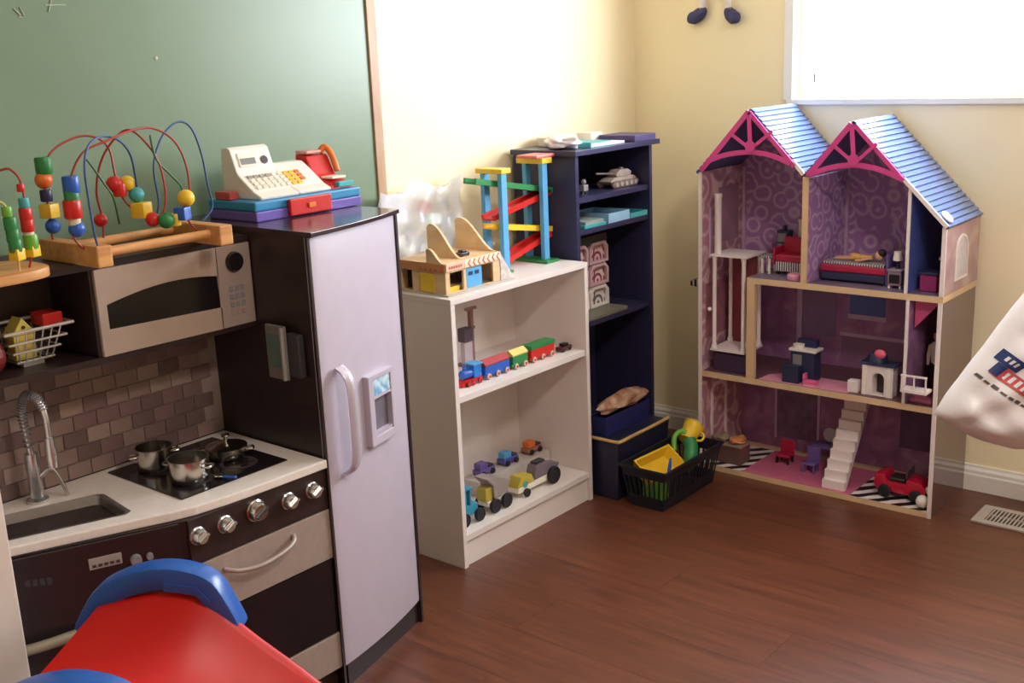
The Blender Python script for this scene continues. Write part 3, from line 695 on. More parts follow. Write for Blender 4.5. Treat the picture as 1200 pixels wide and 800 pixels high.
obj('card_slot', B(.130, .185, -.603, -.580, zc+.0002, zc+.018, .003), mat('coral_plastic', (196, 84, 84), .4), cr_)

# ================================================================ basket with toy groceries in the cubby
WIRE = mat('pale_wire', (206, 200, 194), .3, .6)
gb = thing('wire_basket', 'small pale wire basket of toy food in the open cubby beside the microwave', 'basket', (.225, -1.13, .8288))
def loop(x0, x1, y0, y1, z): return [(x0, y0, z), (x1, y0, z), (x1, y1, z), (x0, y1, z)]
for i, z in enumerate((.842, .862, .882, .905)):
    g = .010*i
    obj('wire_ring', tube(NB(), loop(.180-g, .236+g, -1.150-g, -1.078+g, z), .0024 if i < 3 else .0034, 8, closed=True), WIRE, gb)
for i in range(6):
    y = -1.145+.0125*i
    obj('wire_rib', tube(NB(), [(.172, y*1.0, .900), (.180, y, .840), (.236, y, .840), (.262, y+(y+1.115)*.4, .903)], .0016, 6), WIRE, gb)
obj('basket_foot', B(.19, .226, -1.135, -1.093, .8290, .8388, .001), WIRE, gb)
yh = thing('toy_house_box', 'yellow house-shaped toy box standing in the wire basket', 'toy', (.21, -1.128, .843))
YB = mat('pale_yellow_card', (222, 200, 96), .5, var=.08)
obj('box_body', B(.192, .226, -1.146, -1.106, .8432, .890, .002), YB, yh)
obj('pointed_top', prism(NB(), [(-1.150, .8905), (-1.102, .8905), (-1.126, .9235)], 'x', .190, .228, bev=.002), YB, yh)
obj('spout', lathe(NB(), [(0, 0), (.0035, 0), (.003, .003), (0, .003)], 10, T(.228, -1.126, .905) @ RY(PI/2)), DGREY, yh)
rb = obj('red_food_box', B(.192, .240, -1.092, -1.052, .9000, .9240, .003), RED)
tag(rb, 'flat red toy food box lying across the right end of the wire basket', 'toy box')
rc = obj('toy_meat', ball(NB(), (.226, -1.195, .8645), (.034, .026, .0352), 14, 10), mat('dark_red_food', (120, 30, 28), .4, var=.2))
tag(rc, 'dark red toy food lump in the cubby left of the wire basket', 'toy food')

# ================================================================ things on the white bookcase
# wooden toy garage
gz = SH+.0004
gg = thing('wooden_garage', 'small birch toy garage with curved gable walls, blue door and side ramp', 'toy garage', (.17, .09, gz))
gx0, gx1, gy0, gy1, gt, gh = .085, .262, -.014, .205, .007, .078
obj('base_board', B(gx0-.008, gx1+.012, gy0-.006, gy1+.050, gz, gz+.004, .001), mat('grey_board', (190, 180, 170), .5), gg)
z0, z1 = gz+.0042, gz+gh
# -y side wall with a dark doorway
obj('side_wall', prism(NB(), [(gx0, z0), (gx1, z0), (gx1, z1), (gx0, z1)], 'y', gy0, gy0+gt, holes=[[(gx0+.012, z0+.002), (gx0+.055, z0+.002), (gx0+.055, z0+.056), (gx0+.012, z0+.056)]]), BEIGEW, gg)
obj('side_wall', B(gx0, gx1, gy1-gt, gy1, z0, z1), BEIGEW, gg)
obj('back_wall', B(gx0, gx0+gt, gy0+gt+.0003, gy1-gt-.0003, z0, z1), BEIGEW, gg)
obj('front_wall', prism(NB(), [(gy0+gt+.0003, z0), (gy1-gt-.0003, z0), (gy1-gt-.0003, z1), (gy0+gt+.0003, z1)], 'x', gx1-gt, gx1,
    holes=[[(.002, z0+.002), (.056, z0+.002), (.056, z0+.055), (.002, z0+.055)], [(.066, z0+.002), (.176, z0+.002), (.176, z0+.056), (.066, z0+.056)]]), BEIGEW, gg)
obj('roof_deck', B(gx0, gx1, gy0, gy1, z1+.0003, z1+.007), BEIGEW, gg)
obj('sign_board', B(gx1+.0003, gx1+.004, gy0, .058, z1-.014, z1+.007, .001), mat('pale_salmon_paint', (236, 196, 170), .5), gg)
for i in range(6): obj('sign_letter', B(gx1+.0041, gx1+.0047, -.004+.009*i, .002+.009*i, z1-.008, z1-.001), mat('sign_red', (204, 96, 80), .5) if i == 0 else MATS['sign_red'], gg)
obj('awning_band', B(gx1+.0003, gx1+.0045, .0585, gy1, z1-.014, z1+.007, .001), mat('cream_paint', (244, 226, 200), .5), gg)
for i in range(7):
    y = .068+.0195*i
    obj('chevron', prism(NB(), [(y+.010, z1+.006), (y+.002, z1-.004), (y+.010, z1-.0135), (y+.014, z1-.0135), (y+.006, z1-.004), (y+.014, z1+.006)], 'x', gx1+.0046, gx1+.0054), MATS['sign_red'], gg)
obj('side_awning', B(gx0, gx1, gy0-.004, gy0-.0003, z1-.014, z1+.007, .001), mat('orange_brown_paint', (206, 140, 96), .5), gg)
for i in range(5): obj('scallop', prism(NB(), [(gx0+.085+.018*i, z1-.013), (gx0+.095+.018*i, z1-.004), (gx0+.098+.018*i, z1-.013)], 'y', gy0-.0052, gy0-.0041), MATS['sign_red'], gg)
bd_ = obj('blue_door', B(gx1-.006, gx1-.001, .068, .130, z0+.002, z0+.054, .001), SKYBLUE, gg)
for i in range(2): obj('door_window', B(gx1-.0009, gx1+.0002, .076+.026*i, .092+.026*i, z0+.036, z0+.046), mat('dark_blue', (32, 72, 120), .4) if i == 0 else MATS['dark_blue'], bd_)
yd = obj('yellow_door', B(.172, .222, gy0-.003, gy0-.0003, z0+.002, z0+.052, .001), YELLOW, gg)
obj('floor_block', B(gx1-.05, gx1-.010, .006, .050, z0+.0003, z0+.014, .001), YELLOW, gg)
obj('shade_sheet', B(gx0+gt+.001, gx0+.060, gy0+.03, gy0+.034, z0, z1-.001), ESP, gg)  # dark sheet standing in for the shade inside the side doorway
obj('shade_sheet', B(.165, .168, .132, .197, z0, z1-.001), ESP, gg)  # same for the shade behind the open part of the front
def gable(y, xb, xf, h, name):
    n = 14; pts = []
    for i in range(n+1):
        u = i/n; pts.append((xb+(xf-xb)*u, z1+.0072 + h*(.5+.5*math.cos(PI*min(1, max(0, (u-.12)/.84))))*(1 if u > .02 else .9)))
    obj(name, prism(NB(), pts+[(xf, z1+.0072), (xb, z1+.0072)], 'y', y, y+.008), BEIGEW, gg)
gable(gy0+.001, .195, .256, .036, 'gable_wall'); gable(.062, .130, .256, .088, 'gable_wall'); gable(gy1-.009, .110, .262, .086, 'gable_wall')
obj('ramp', prism(NB(), [(gy1+.0005, z1-.004), (gy1+.060, gz+.0045), (gy1+.052, gz+.0045), (gy1+.0005, z1-.016)], 'x', .205, .258, bev=.0008), mat('pale_ramp_wood', (216, 200, 184), .5, var=.1), gg)
obj('ramp_side', prism(NB(), [(gy1+.0005, z1+.004), (gy1+.050, gz+.012), (gy1+.058, gz+.0045), (gy1+.0005, gz+.0045)], 'x', .2585, .264), mat('grey_print', (206, 196, 190), .5, var=.2, scale=80), gg)
tc_ = thing('toy_car', 'tiny dark toy car on the roof of the birch garage', 'toy car', (.215, .105, z1+.0073))
obj('car_body', B(.203, .227, .088, .124, z1+.010, z1+.017, .002), DGREY, tc_); obj('car_cabin', B(.206, .224, .098, .115, z1+.0172, z1+.023, .002), BLACK, tc_)
for x in (.204, .226):
    for y in (.095, .117): obj('wheel', lathe(NB(), [(0, -.002), (.0035, -.002), (.0035, .002), (0, .002)], 10, T(x, y, z1+.0108) @ RY(PI/2)), BLACK, tc_)

# marble run tower
mr_ = thing('marble_run', 'wooden marble run tower with blue posts and red, yellow and green ramps', 'marble run', (.145, .41, gz))
xf, xk = .185, .110
obj('base_foot', B(xk-.02, xf+.030, .475, .535, gz, gz+.008, .001), GREEN, mr_)
obj('base_foot', B(xk-.02, xf+.022, .285, .330, gz, gz+.008, .001), GREEN, mr_)
PX = [(xf, (0.1850, 0.3198, 0.9726)[1], 1.036), (xk, (0.1100, 0.3323, 0.9676)[1], 1.036), (xf, (0.1850, 0.5066, 0.9501)[1], 1.046), (xk, (0.1100, 0.5230, 0.9446)[1], 1.046)]
for x, y, zt_ in PX: obj('post', B(x-.0075, x+.0075, y-.0115, y+.0115, gz+.0083, zt_, .001), SKYBLUE, mr_)
ya, yb_ = PX[0][1], PX[2][1]
obj('cap', B(xk-.012, xf+.012, ya-.015, (PX[1][1])+.014, 1.0363, 1.050, .0015), YELLOW, mr_)
obj('cap', B(xk-.012, xf+.012, yb_-.016, (PX[3][1])+.014, 1.0463, 1.062, .0015), YELLOW, mr_)
obj('top_tray', B(xk+.005, xf+.006, yb_-.035, .5605, 1.0624, 1.072, .003), mat('salmon_tray', (214, 112, 112), .4), mr_)
def ramp(y0, z0_, y1, z1_, m, name='ramp', yext=0):
    d = Vector((0, y1-y0, z1_-z0_)); L_ = d.length; a = math.atan2(d.z, d.y)
    bm = prism(NB(), [(-.024, 0), (.024, 0), (.024, .016), (.016, .016), (.016, .005), (-.016, .005), (-.016, .016), (-.024, .016)], 'y', 0, L_)
    bm.transform(T((xf+xk)/2, y0, z0_) @ RX(a)); return obj(name, bm, m, mr_)
def px(x, y): return None
g0, g1 = (0.1470, 0.2248, 1.0226), (0.1470, 0.5683, 0.9589); r0, r1 = (0.1470, 0.6317, 0.9541), (0.1470, 0.2967, 0.9105); y0_, y1_ = (0.1470, 0.2986, 0.8858), (0.1470, 0.5620, 0.8432); q0, q1 = (0.1470, 0.6254, 0.8288), (0.1470, 0.3482, 0.7787)
ramp(g0[1], g0[2]-.006, g1[1], g1[2]-.006, GREEN); ramp(r1[1], r1[2]-.006, min(r0[1], .5605), r0[2]-.006, RED); ramp(y0_[1], y0_[2]-.006, y1_[1], y1_[2]-.006, YELLOW); ramp(q1[1], max(q1[2]-.006, gz+.012), min(q0[1], .5605), q0[2]-.006, RED)

# clear plastic bag of toys behind the garage
CLB = mat('clear_bag_plastic', (244, 246, 250), .22, var=.0, alpha=.5, spec=.6)
cbg = thing('clear_toy_bag', 'clear plastic bag of pale toy pieces behind the wooden garage', 'bag', (.05, .13, gz))
rnd = random.Random(3)
def bagf(u, v):
    y = -.030+.325*u; z = gz+.001+.262*v; e = math.sin(PI*u)**.35*math.sin(PI*min(1, v*.96+.02))**.4
    return y, z, e
def fold(u, v): return .010*math.sin(9*u+7*v)*math.cos(13*v-4*u)+.006*math.sin(23*u-11*v)
bm = NB()
sheet(bm, lambda u, v: Vector((.050+.022*bagf(u, v)[2]+fold(u, v)*bagf(u, v)[2], bagf(u, v)[0]+.008*math.sin(14*v), bagf(u, v)[1]-.012*math.sin(PI*u*1.0)*0-.014*(v > .99)*math.sin(11*u))), 30, 24)
sheet(bm, lambda u, v: Vector((.048-.018*bagf(u, v)[2], bagf(u, v)[0]+.008*math.sin(14*v), bagf(u, v)[1]-.014*(v > .99)*math.sin(11*u))), 30, 24)
obj('bag_film', bm, CLB, cbg, smooth=60)
obj('header_card', B(.046, .0475, -.022, .080, gz+.170, gz+.252), mat('pale_card', (232, 234, 240), .5, var=.12, scale=60), cbg)
ITM = [WP, mat('light_grey_toy', (200, 202, 206), .45), mat('pale_blue_toy', (176, 202, 226), .4), mat('sage_toy', (158, 170, 124), .45), LGREEN, RED, MGREY, mat('pale_yellow_toy', (220, 214, 150), .45)]
def item(y, z, s, m, a): obj('toy_piece', B(-.008, .008, -s, s, -s*.7, s*.7, .002, M=T(.047, y, z) @ RX(a)), m, cbg)
for y, z, s, k, a in [(.02, gz+.025, .022, 0, .2), (.07, gz+.03, .022, 2, -.3), (.02, gz+.07, .022, 1, .5), (.07, gz+.085, .024, 0, .1), (.03, gz+.125, .024, 0, -.2), (.085, gz+.14, .022, 1, .6), (.145, gz+.20, .022, 5, -.35), (.165, gz+.172, .020, 4, .4), (.16, gz+.12, .022, 7, .2), (.20, gz+.155, .024, 6, -.3), (.215, gz+.205, .022, 1, .2), (.245, gz+.15, .022, 6, .5), (.255, gz+.195, .018, 0, .2), (.21, gz+.09, .022, 2, .0), (.25, gz+.10, .02, 1, -.3), (.13, gz+.06, .024, 1, .3), (.19, gz+.04, .022, 3, .1), (.25, gz+.04, .022, 0, .3), (.115, gz+.105, .018, 2, .7)]:
    item(y, z, s, ITM[k], a)

# train on the middle shelf
tz = ZS1+.0004
def wheel(par, x, y, z, r, w=.006, m=None, hub=None):
    o = obj('wheel', lathe(NB(), [(0, -w/2), (r*.9, -w/2), (r, -w*.3), (r, w*.3), (r*.9, w/2), (0, w/2)], 14, T(x, y, z) @ RY(PI/2)), m or BLACK, par, smooth=40)
    if hub: obj('hub', lathe(NB(), [(0, 0), (r*.45, 0), (r*.4, .002), (0, .002)], 10, T(x+w/2, y, z) @ RY(PI/2)), hub, o)
    return o
CRW = mat('pale_wheel', (206, 186, 170), .5)
tx = .235
lo_ = thing('toy_locomotive', 'blue and red wooden toy locomotive leading the train on the middle shelf', 'toy train', (tx, .088, tz))
obj('chassis', B(tx-.016, tx+.016, .055, .124, tz+.008, tz+.017, .001), RED, lo_)
obj('boiler', lathe(NB(), [(0, 0), (.012, 0), (.0135, .003), (.0135, .034), (0, .034)], 16, T(tx, .056, tz+.031) @ RX(-PI/2)), BLUE, lo_, smooth=40)
obj('cab', B(tx-.0155, tx+.0155, .0905, .122, tz+.0173, tz+.052, .002), mat('bright_blue', (42, 120, 206), .4), lo_); obj('cab_roof', B(tx-.018, tx+.018, .088, .125, tz+.0523, tz+.057, .001), SKYBLUE, lo_)
obj('funnel', lathe(NB(), [(0, 0), (.004, 0), (.006, .012), (0, .012)], 12, T(tx, .066, tz+.0445)), BLUE, lo_)
obj('cow_catcher', prism(NB(), [(.0545, tz+.016), (.0545, tz+.003), (.043, tz+.003)], 'x', tx-.013, tx+.013), RED, lo_)
for y in (.066, .084, .110):
    for x in (tx-.019, tx+.019): wheel(lo_, x, y, tz+.0085, .0085, .005, mat('red_wheel', (170, 34, 40), .4) if 'red_wheel' not in MATS else MATS['red_wheel'])
def wagon(y0, y1, cb_, ct, label, peak):
    w = thing('toy_train_wagon', label, 'toy train', (tx, (y0+y1)/2, tz), 0, 'wooden train wagons')
    obj('chassis', B(tx-.015, tx+.015, y0, y1, tz+.008, tz+.014, .001), cb_, w)
    obj('box_body', B(tx-.017, tx+.017, y0+.003, y1-.003, tz+.0142, tz+.038, .0015), cb_, w)
    if peak: obj('load', prism(NB(), [(tx-.018, tz+.0383), (tx+.018, tz+.0383), (tx+.018, tz+.043), (tx, tz+.056), (tx-.018, tz+.043)], 'y', y0+.002, y1-.002, bev=.001), ct, w)
    else: obj('load', B(tx-.019, tx+.019, y0+.001, y1-.001, tz+.0383, tz+.051, .002), ct, w)
    for y in (y0+.016, (y0+y1)/2, y1-.016)[::1 if y1-y0 > .09 else 2]:
        for x in (tx-.0185, tx+.0185): wheel(w, x, y, tz+.0085, .0085, .005, CRW, RED)
    return w
wagon(.133, .243, BLUE, mat('brick_red_load', (168, 46, 50), .45), 'blue wooden train wagon with a long red load', True)
wagon(.253, .326, GREEN, mat('pale_yellow_load', (226, 206, 110), .45), 'green wooden train wagon with a pale yellow roof', True)
wagon(.336, .452, RED, GREEN, 'red wooden train wagon with a green roof', False)
for a, b_ in ((.122, .135), (.243, .254), (.326, .337)):
    pass
c2 = thing('toy_car', 'small dark red toy car behind the train on the middle shelf', 'toy car', (.245, .503, tz))
obj('car_body', B(.233, .257, .478, .530, tz+.006, tz+.015, .002), mat('maroon_paint', (92, 36, 44), .35), c2); obj('car_cabin', B(.236, .254, .492, .516, tz+.0152, tz+.024, .002), BLACK, c2)
for x in (.234, .256):
    for y in (.487, .520): wheel(c2, x, y, tz+.0055, .0055, .004)
sg = thing('toy_signal', 'toy wooden signal post with a dark box behind the train on the middle shelf', 'toy', (.10, .24, tz))
obj('post', B(.0935, .1065, .246, .258, tz+.0065, tz+.160, .001), mat('rosy_wood', (150, 110, 100), .5), sg)
obj('signal_box', B(.086, .114, .208, .2455, tz+.072, tz+.112, .002), mat('dark_mauve', (84, 70, 84), .5), sg)
obj('lower_board', B(.092, .108, .212, .2455, tz+.0065, tz+.0715, .001), mat('pale_signal_card', (196, 184, 190), .5), sg)
obj('cross_arm', B(.0945, .1055, .232, .276, tz+.1603, tz+.168, .001), mat('rosy_wood_2', (160, 120, 108), .5), sg); obj('foot', B(.078, .124, .204, .264, tz, tz+.0062, .001), MATS['rosy_wood'], sg)

# vehicles on the bottom shelf
bz0 = ZB+.0004
TY = mat('tyre_rubber', (30, 28, 34), .6)
def big_wheel(par, x, y, z, r, w): 
    o = obj('wheel', lathe(NB(), [(0, -w/2), (r*.5, -w/2), (r*.55, -w*.4), (r*.92, -w/2), (r, -w*.3), (r, w*.3), (r*.92, w/2), (r*.55, w*.4), (r*.5, w/2), (0, w/2)], 18, T(x, y, z) @ RY(PI/2)), TY, par, smooth=40)
    return o
tr1 = thing('toy_tractor', 'turquoise toy tractor with black wheels at the left of the bottom shelf', 'toy tractor', (.235, .05, bz0))
TQ = mat('turquoise_paint', (64, 150, 180), .4)
obj('bonnet', B(.216, .252, .030, .078, bz0+.022, bz0+.052, .004), TQ, tr1); obj('cab', B(.214, .254, .022, .0296, bz0+.022, bz0+.10, .003), TQ, tr1) 
obj('cab_roof', B(.212, .256, -.006, .050, bz0+.1003, bz0+.107, .002), TQ, tr1); obj('mudguard', B(.212, .257, -.004, .0216, bz0+.030, bz0+.056, .004), TQ, tr1)
obj('cab_pillar', B(.216, .252, .045, .049, bz0+.0523, bz0+.1001), TQ, tr1)
for x in (.207, .262): big_wheel(tr1, x, .008, bz0+.021, .021, .012); big_wheel(tr1, x, .072, bz0+.019, .019, .012)
tr2 = thing('toy_loader', 'beige and yellow toy loader truck with a grey tipping bucket on the bottom shelf', 'toy truck', (.235, .15, bz0))
GRY = mat('warm_grey_plastic', (156, 146, 142), .45); OLV = mat('olive_yellow', (196, 176, 70), .45)
obj('chassis', B(.214, .254, .118, .205, bz0+.020, bz0+.036, .003), CREAMP, tr2)
obj('cab', B(.216, .252, .112, .140, bz0+.0363, bz0+.076, .003), OLV, tr2)
obj('bucket', prism(NB(), [(.142, bz0+.040), (.190, bz0+.044), (.215, bz0+.078), (.150, bz0+.105), (.108, bz0+.110), (.138, bz0+.080)], 'x', .208, .260, bev=.002), GRY, tr2)
for x in (.206, .262): big_wheel(tr2, x, .140, bz0+.021, .021, .012); big_wheel(tr2, x, .190, bz0+.021, .021, .012)
tr3 = thing('toy_dragster', 'long pale toy vehicle with large dark rear wheels on the bottom shelf', 'toy truck', (.235, .33, bz0))
obj('chassis', B(.213, .255, .252, .412, bz0+.014, bz0+.032, .004), CREAMP, tr3)
obj('front_cab', prism(NB(), [(.250, bz0+.0323), (.330, bz0+.0323), (.318, bz0+.058), (.268, bz0+.062)], 'x', .214, .254, bev=.002), OLV, tr3)
obj('side_decal', lathe(NB(), [(0, 0), (.010, 0), (.010, .001), (0, .001)], 14, T(.2552, .285, bz0+.036) @ RY(PI/2)), TEAL, tr3)
obj('rear_body', prism(NB(), [(.332, bz0+.0323), (.445, bz0+.0323), (.455, bz0+.052), (.400, bz0+.070), (.345, bz0+.074)], 'x', .216, .252, bev=.003), mat('grey_violet', (128, 114, 126), .45), tr3)
obj('engine', B(.222, .246, .350, .392, bz0+.0745, bz0+.082, .003), DGREY, tr3)
for x in (.205, .263): big_wheel(tr3, x, .412, bz0+.027, .027, .014); big_wheel(tr3, x, .282, bz0+.013, .013, .009)
st = tag(obj('toy_road_strip', B(.078, .150, .200, .540, bz0, bz0+.045, .002), mat('pale_grey_wood', (206, 196, 190), .5)), 'long pale wooden block under the row of small trucks', 'block')
def small_truck(y, m, mc, label):
    zt = bz0+.0454
    k = thing('toy_pickup', label, 'toy truck', (.114, y, zt), 0, 'small trucks at the back of the bottom shelf')
    obj('truck_body', B(.098, .130, y-.034, y+.034, zt+.008, zt+.022, .002), m, k); obj('cab', B(.100, .128, y-.030, y+.004, zt+.0223, zt+.042, .004), mc, k)
    obj('truck_bed', B(.101, .127, y+.008, y+.031, zt+.0223, zt+.028, .001), DGREY, k)
    for x in (.0965, .1315):
        for yy in (y-.020, y+.021): wheel(k, x, yy, zt+.009, .009, .007, TY)
small_truck(.262, PURPLE, PURPLE, 'small purple toy truck at the left of the row at the back'); small_truck(.374, mat('violet_blue', (86, 84, 170), .4), SKYBLUE, 'small blue toy truck in the middle of the row at the back')
small_truck(.492, mat('salmon_brown', (170, 110, 96), .45), ORANGE, 'small orange toy truck at the right of the row at the back')


# ================================================================ things on and in the dark bookcase
dz = DH+.0164
PLB = mat('white_plastic_film', (236, 230, 240), .35, var=.03, bump=.6, bscale=60)
def lump(c, r, seed, m, name, label, cat, amp=.25, flat=True):
    rr = random.Random(seed); bm = NB(); ph_ = [rr.uniform(0, 6) for _ in range(9)]
    n, k = 26, 16; vs = []
    for i in range(k+1):
        th_ = PI*i/k; row_ = []
        for j in range(n):
            a = 2*PI*j/n; x, y, z = math.sin(th_)*math.cos(a), math.sin(th_)*math.sin(a), -math.cos(th_)
            s = 1+amp*(.5*math.sin(5*x+ph_[0]+3*y)+.4*math.sin(7*y+ph_[1]-4*z)+.35*math.sin(9*z+ph_[2]+5*x)+.25*math.sin(15*x-11*y+ph_[3]))
            zz = z*s
            row_.append(bm.verts.new((c[0]+r[0]*x*s, c[1]+r[1]*y*s, c[2]+r[2]*max(zz, -.92) if flat else c[2]+r[2]*zz)))
        vs.append(row_)
    for a, b in zip(vs, vs[1:]):
        for j in range(n): bm.faces.new((a[j], a[(j+1) % n], b[(j+1) % n], b[j]))
    bmesh.ops.remove_doubles(bm, verts=bm.verts[:], dist=1e-5)
    return tag(obj(name, bm, m, smooth=70), label, cat)
lump((.17, .620, dz+.021), (.058, .042, .022), 5, PLB, 'plastic_bag', 'crumpled white plastic bag at the left on top of the dark bookcase', 'bag')
bk = thing('picture_book', 'thin teal picture book lying on top of the dark bookcase', 'book', (.19, .72, dz))
obj('pages', B(.130, .242, .672, .772, dz+.002, dz+.013), mat('paper', (232, 226, 214), .7), bk)
obj('cover', B(.128, .245, .670, .773, dz+.0132, dz+.0155), TEAL, bk); obj('cover', B(.128, .245, .670, .773, dz, dz+.0018), TEAL, bk); obj('spine', B(.128, .245, .6675, .6698, dz, dz+.0155), TEAL, bk)
lp_ = tag(obj('paper_stack', B(.085, .235, .785, .862, dz, dz+.007), mat('lilac_paper', (206, 200, 222), .6, var=.05)), 'thin stack of pale lilac paper on the dark bookcase top', 'paper')
wp_ = tag(obj('round_tin', lathe(NB(), [(0, 0), (.050, 0), (.052, .002), (.052, .026), (.050, .028), (0, .028)], 28, T(.068, .715, dz)), mat('pale_tin', (206, 196, 190), .4, .3), smooth=40), 'pale round tin behind the teal book on the dark bookcase', 'tin')
cw = tag(obj('cream_carton', B(.06, .12, .845, .905, dz+.0072, dz+.030, .002), CREAMP), 'small cream carton at the back of the dark bookcase top', 'box')
pbx = tag(obj('purple_game_box', B(.125, .262, .880, 1.000, dz, dz+.020, .002), mat('dark_violet_card', (74, 62, 110), .45, var=.1)), 'flat dark violet box at the right on the dark bookcase top', 'box')

# toy tank on the upper shelf
kz = .9354
tk = thing('toy_tank', 'beige toy tank with a long gun on the top shelf of the dark bookcase', 'toy tank', (.18, .90, kz))
SAND = mat('sand_plastic', (176, 156, 144), .55, var=.1); SAND2 = mat('dark_sand_plastic', (120, 104, 98), .55)
obj('hull', prism(NB(), [(.835, kz+.012), (.965, kz+.012), (.972, kz+.024), (.955, kz+.032), (.850, kz+.032), (.826, kz+.022)], 'x', .158, .206, bev=.002), SAND, tk)
tu = obj('turret', prism(NB(), [(.868, kz+.0323), (.945, kz+.0323), (.950, kz+.044), (.930, kz+.054), (.885, kz+.054), (.862, kz+.042)], 'x', .163, .201, bev=.003), SAND, tk)
obj('gun_barrel', tube(NB(), [(.182, .866, kz+.043), (.182, .778, kz+.052)], .0032, 10), SAND2, tu); obj('hatch', lathe(NB(), [(0, 0), (.010, 0), (.009, .005), (0, .006)], 14, T(.182, .915, kz+.054)), SAND2, tu)
for x in (.150, .2065):
    tr_ = obj('track', prism(NB(), [(.832+.0, kz+.001), (.962, kz+.001), (.974, kz+.012), (.966, kz+.022), (.834, kz+.022), (.824, kz+.012)], 'x', x, x+.0075, bev=.001), SAND2, tk)
    for i in range(5): obj('road_wheel', lathe(NB(), [(0, 0), (.008, 0), (.007, .002), (0, .002)], 12, T(x+.0076, .848+.0265*i, kz+.011) @ RY(PI/2)), SAND, tr_)
gr_ = thing('toy_robot', 'small grey toy figure at the left of the tank shelf', 'toy', (.20, .685, kz))
obj('body', B(.192, .212, .672, .696, kz+.010, kz+.030, .003), MGREY, gr_); obj('head', ball(NB(), (.202, .684, kz+.038), .0085), MGREY, gr_)
for y in (.676, .692): obj('leg', B(.197, .207, y-.004, y+.004, kz, kz+.0098), DGREY, gr_)
# trays and books on the next shelf
hz_ = .8384
gbk = thing('grey_book', 'grey-green book stack with a pale cover left of the blue tray', 'book', (.18, .695, hz_))
obj('book_block', B(.110, .243, .630, .742, hz_, hz_+.009), TEAL, gbk); obj('book_block', B(.120, .238, .640, .735, hz_+.0092, hz_+.019, M=None), mat('grey_green_card', (150, 156, 150), .5), gbk)
ctb = thing('pale_blue_tray', 'pale blue plastic tray in the middle of the dark bookcase shelf', 'tray', (.18, .815, hz_))
LB = mat('pale_blue_plastic', (150, 190, 220), .4)
def tray(x0, x1, y0, y1, z, h, m, par):
    obj('tray_floor', B(x0+.003, x1-.003, y0+.003, y1-.003, z, z+.003), m, par)
    for a in ((x0, x0+.0028, y0, y1), (x1-.0028, x1, y0, y1), (x0+.003, x1-.003, y0, y0+.0028), (x0+.003, x1-.003, y1-.0028, y1)): obj('tray_wall', B(*a, z, z+h, .0008), m, par)
tray(.105, .246, .752, .868, hz_, .030, LB, ctb); 
tlt = thing('teal_tray', 'teal plastic tray at the right end of the dark bookcase shelf', 'tray', (.17, .92, hz_))
tray(.095, .246, .872, .972, hz_, .016, TEAL, tlt)
# pink picture rack on the lower shelf
pz = .5484
pr = thing('pink_display_box', 'pink and white picture display box of six framed panels on the lower shelf', 'box', (.2, .745, pz))
PF = mat('rosy_frame', (202, 168, 172), .45, var=.06); PRT = two_tone('pink_picture_print', 'rings', (120, 44, 66), [(186, 110, 124), (226, 196, 196)], 26, .45, .25, .75); GPT = two_tone('grey_picture_print', 'rings', (92, 84, 86), [(188, 176, 172), (230, 222, 216)], 24, .45, .25, .8)
obj('tray_back', B(.160, .163, .630, .845, pz+.012, pz+.232), PF, pr); obj('base_shelf', B(.160, .246, .628, .848, pz, pz+.011, .001), mat('greenish_grey_card', (120, 118, 104), .5), pr)
obj('dark_header', B(.1635, .172, .700, .845, pz+.232-.02, pz+.246, .002), mat('dark_green_card', (58, 66, 66), .5), pr)
for j in range(2):
    for i in range(3):
        y0, z0_ = .633+.108*j, pz+.0125+.071*i
        f = obj('panel_frame', prism(NB(), [(y0, z0_), (y0+.102, z0_), (y0+.102, z0_+.050), (y0+.085, z0_+.067), (y0+.017, z0_+.067), (y0, z0_+.050)], 'x', .1635, .178,
              holes=[[(y0+.010, z0_+.008), (y0+.092, z0_+.008), (y0+.092, z0_+.046), (y0+.080, z0_+.058), (y0+.022, z0_+.058), (y0+.010, z0_+.046)]]), WHITE if i == 0 else PF, pr)
        obj('picture', B(.164, .168, y0+.0102, y0+.0918, z0_+.0082, z0_+.045), GPT if i == 0 else PRT, f)

# ================================================================ bins and basket in front of the dark bookcase
nb = thing('storage_bin', 'dark navy storage bin with a tan rim between basket and bookcase', 'bin', (.33, .74, 0))
DNV = mat('dark_navy_plastic', (34, 34, 62), .4, var=.1); TAN = mat('tan_rim', (196, 160, 104), .45, var=.06)
def tub(x0, x1, y0, y1, z0, z1, fl, th, m, name, par):
    """open tub, walls flare outward by fl"""
    def rr(g, z): return [(x0-g, y0-g, z), (x1+g, y0-g, z), (x1+g, y1+g, z), (x0-g, y1+g, z)]
    bm = NB(); R = [[bm.verts.new(p) for p in r] for r in (rr(0, z0), rr(fl, z1), rr(fl-th, z1), rr(-th, z0+th))]
    for a, b in zip(R, R[1:]):
        for i in range(4): bm.faces.new((a[i], a[(i+1) % 4], b[(i+1) % 4], b[i]))
    bm.faces.new(R[0]); bm.faces.new(R[-1])
    return obj(name, bm, m, par)
tub(.278, .372, .592, .860, .001, .190, .012, .004, DNV, 'bin_body', nb)
obj('bin_lid', B(.268, .383, .582, .871, .1903, .1935, .001), DNV, nb)
obj('rim', tube(NB(), smooth_path([(.275, .5785, .197), (.34, .5785, .197), (.376, .5795, .197), (.3865, .590, .197), (.3865, .66, .197), (.3865, .80, .197), (.385, .868, .199)], 5), .0055, 10), TAN, nb, smooth=60)
ub = thing('blue_cloth_box', 'deep blue open box heaped with brown cloth standing on the navy bin', 'box', (.30, .725, .194))
tub(.272, .322, .605, .845, .194, .258, .004, .003, mat('deep_blue_card', (38, 42, 104), .45), 'box_body', ub)
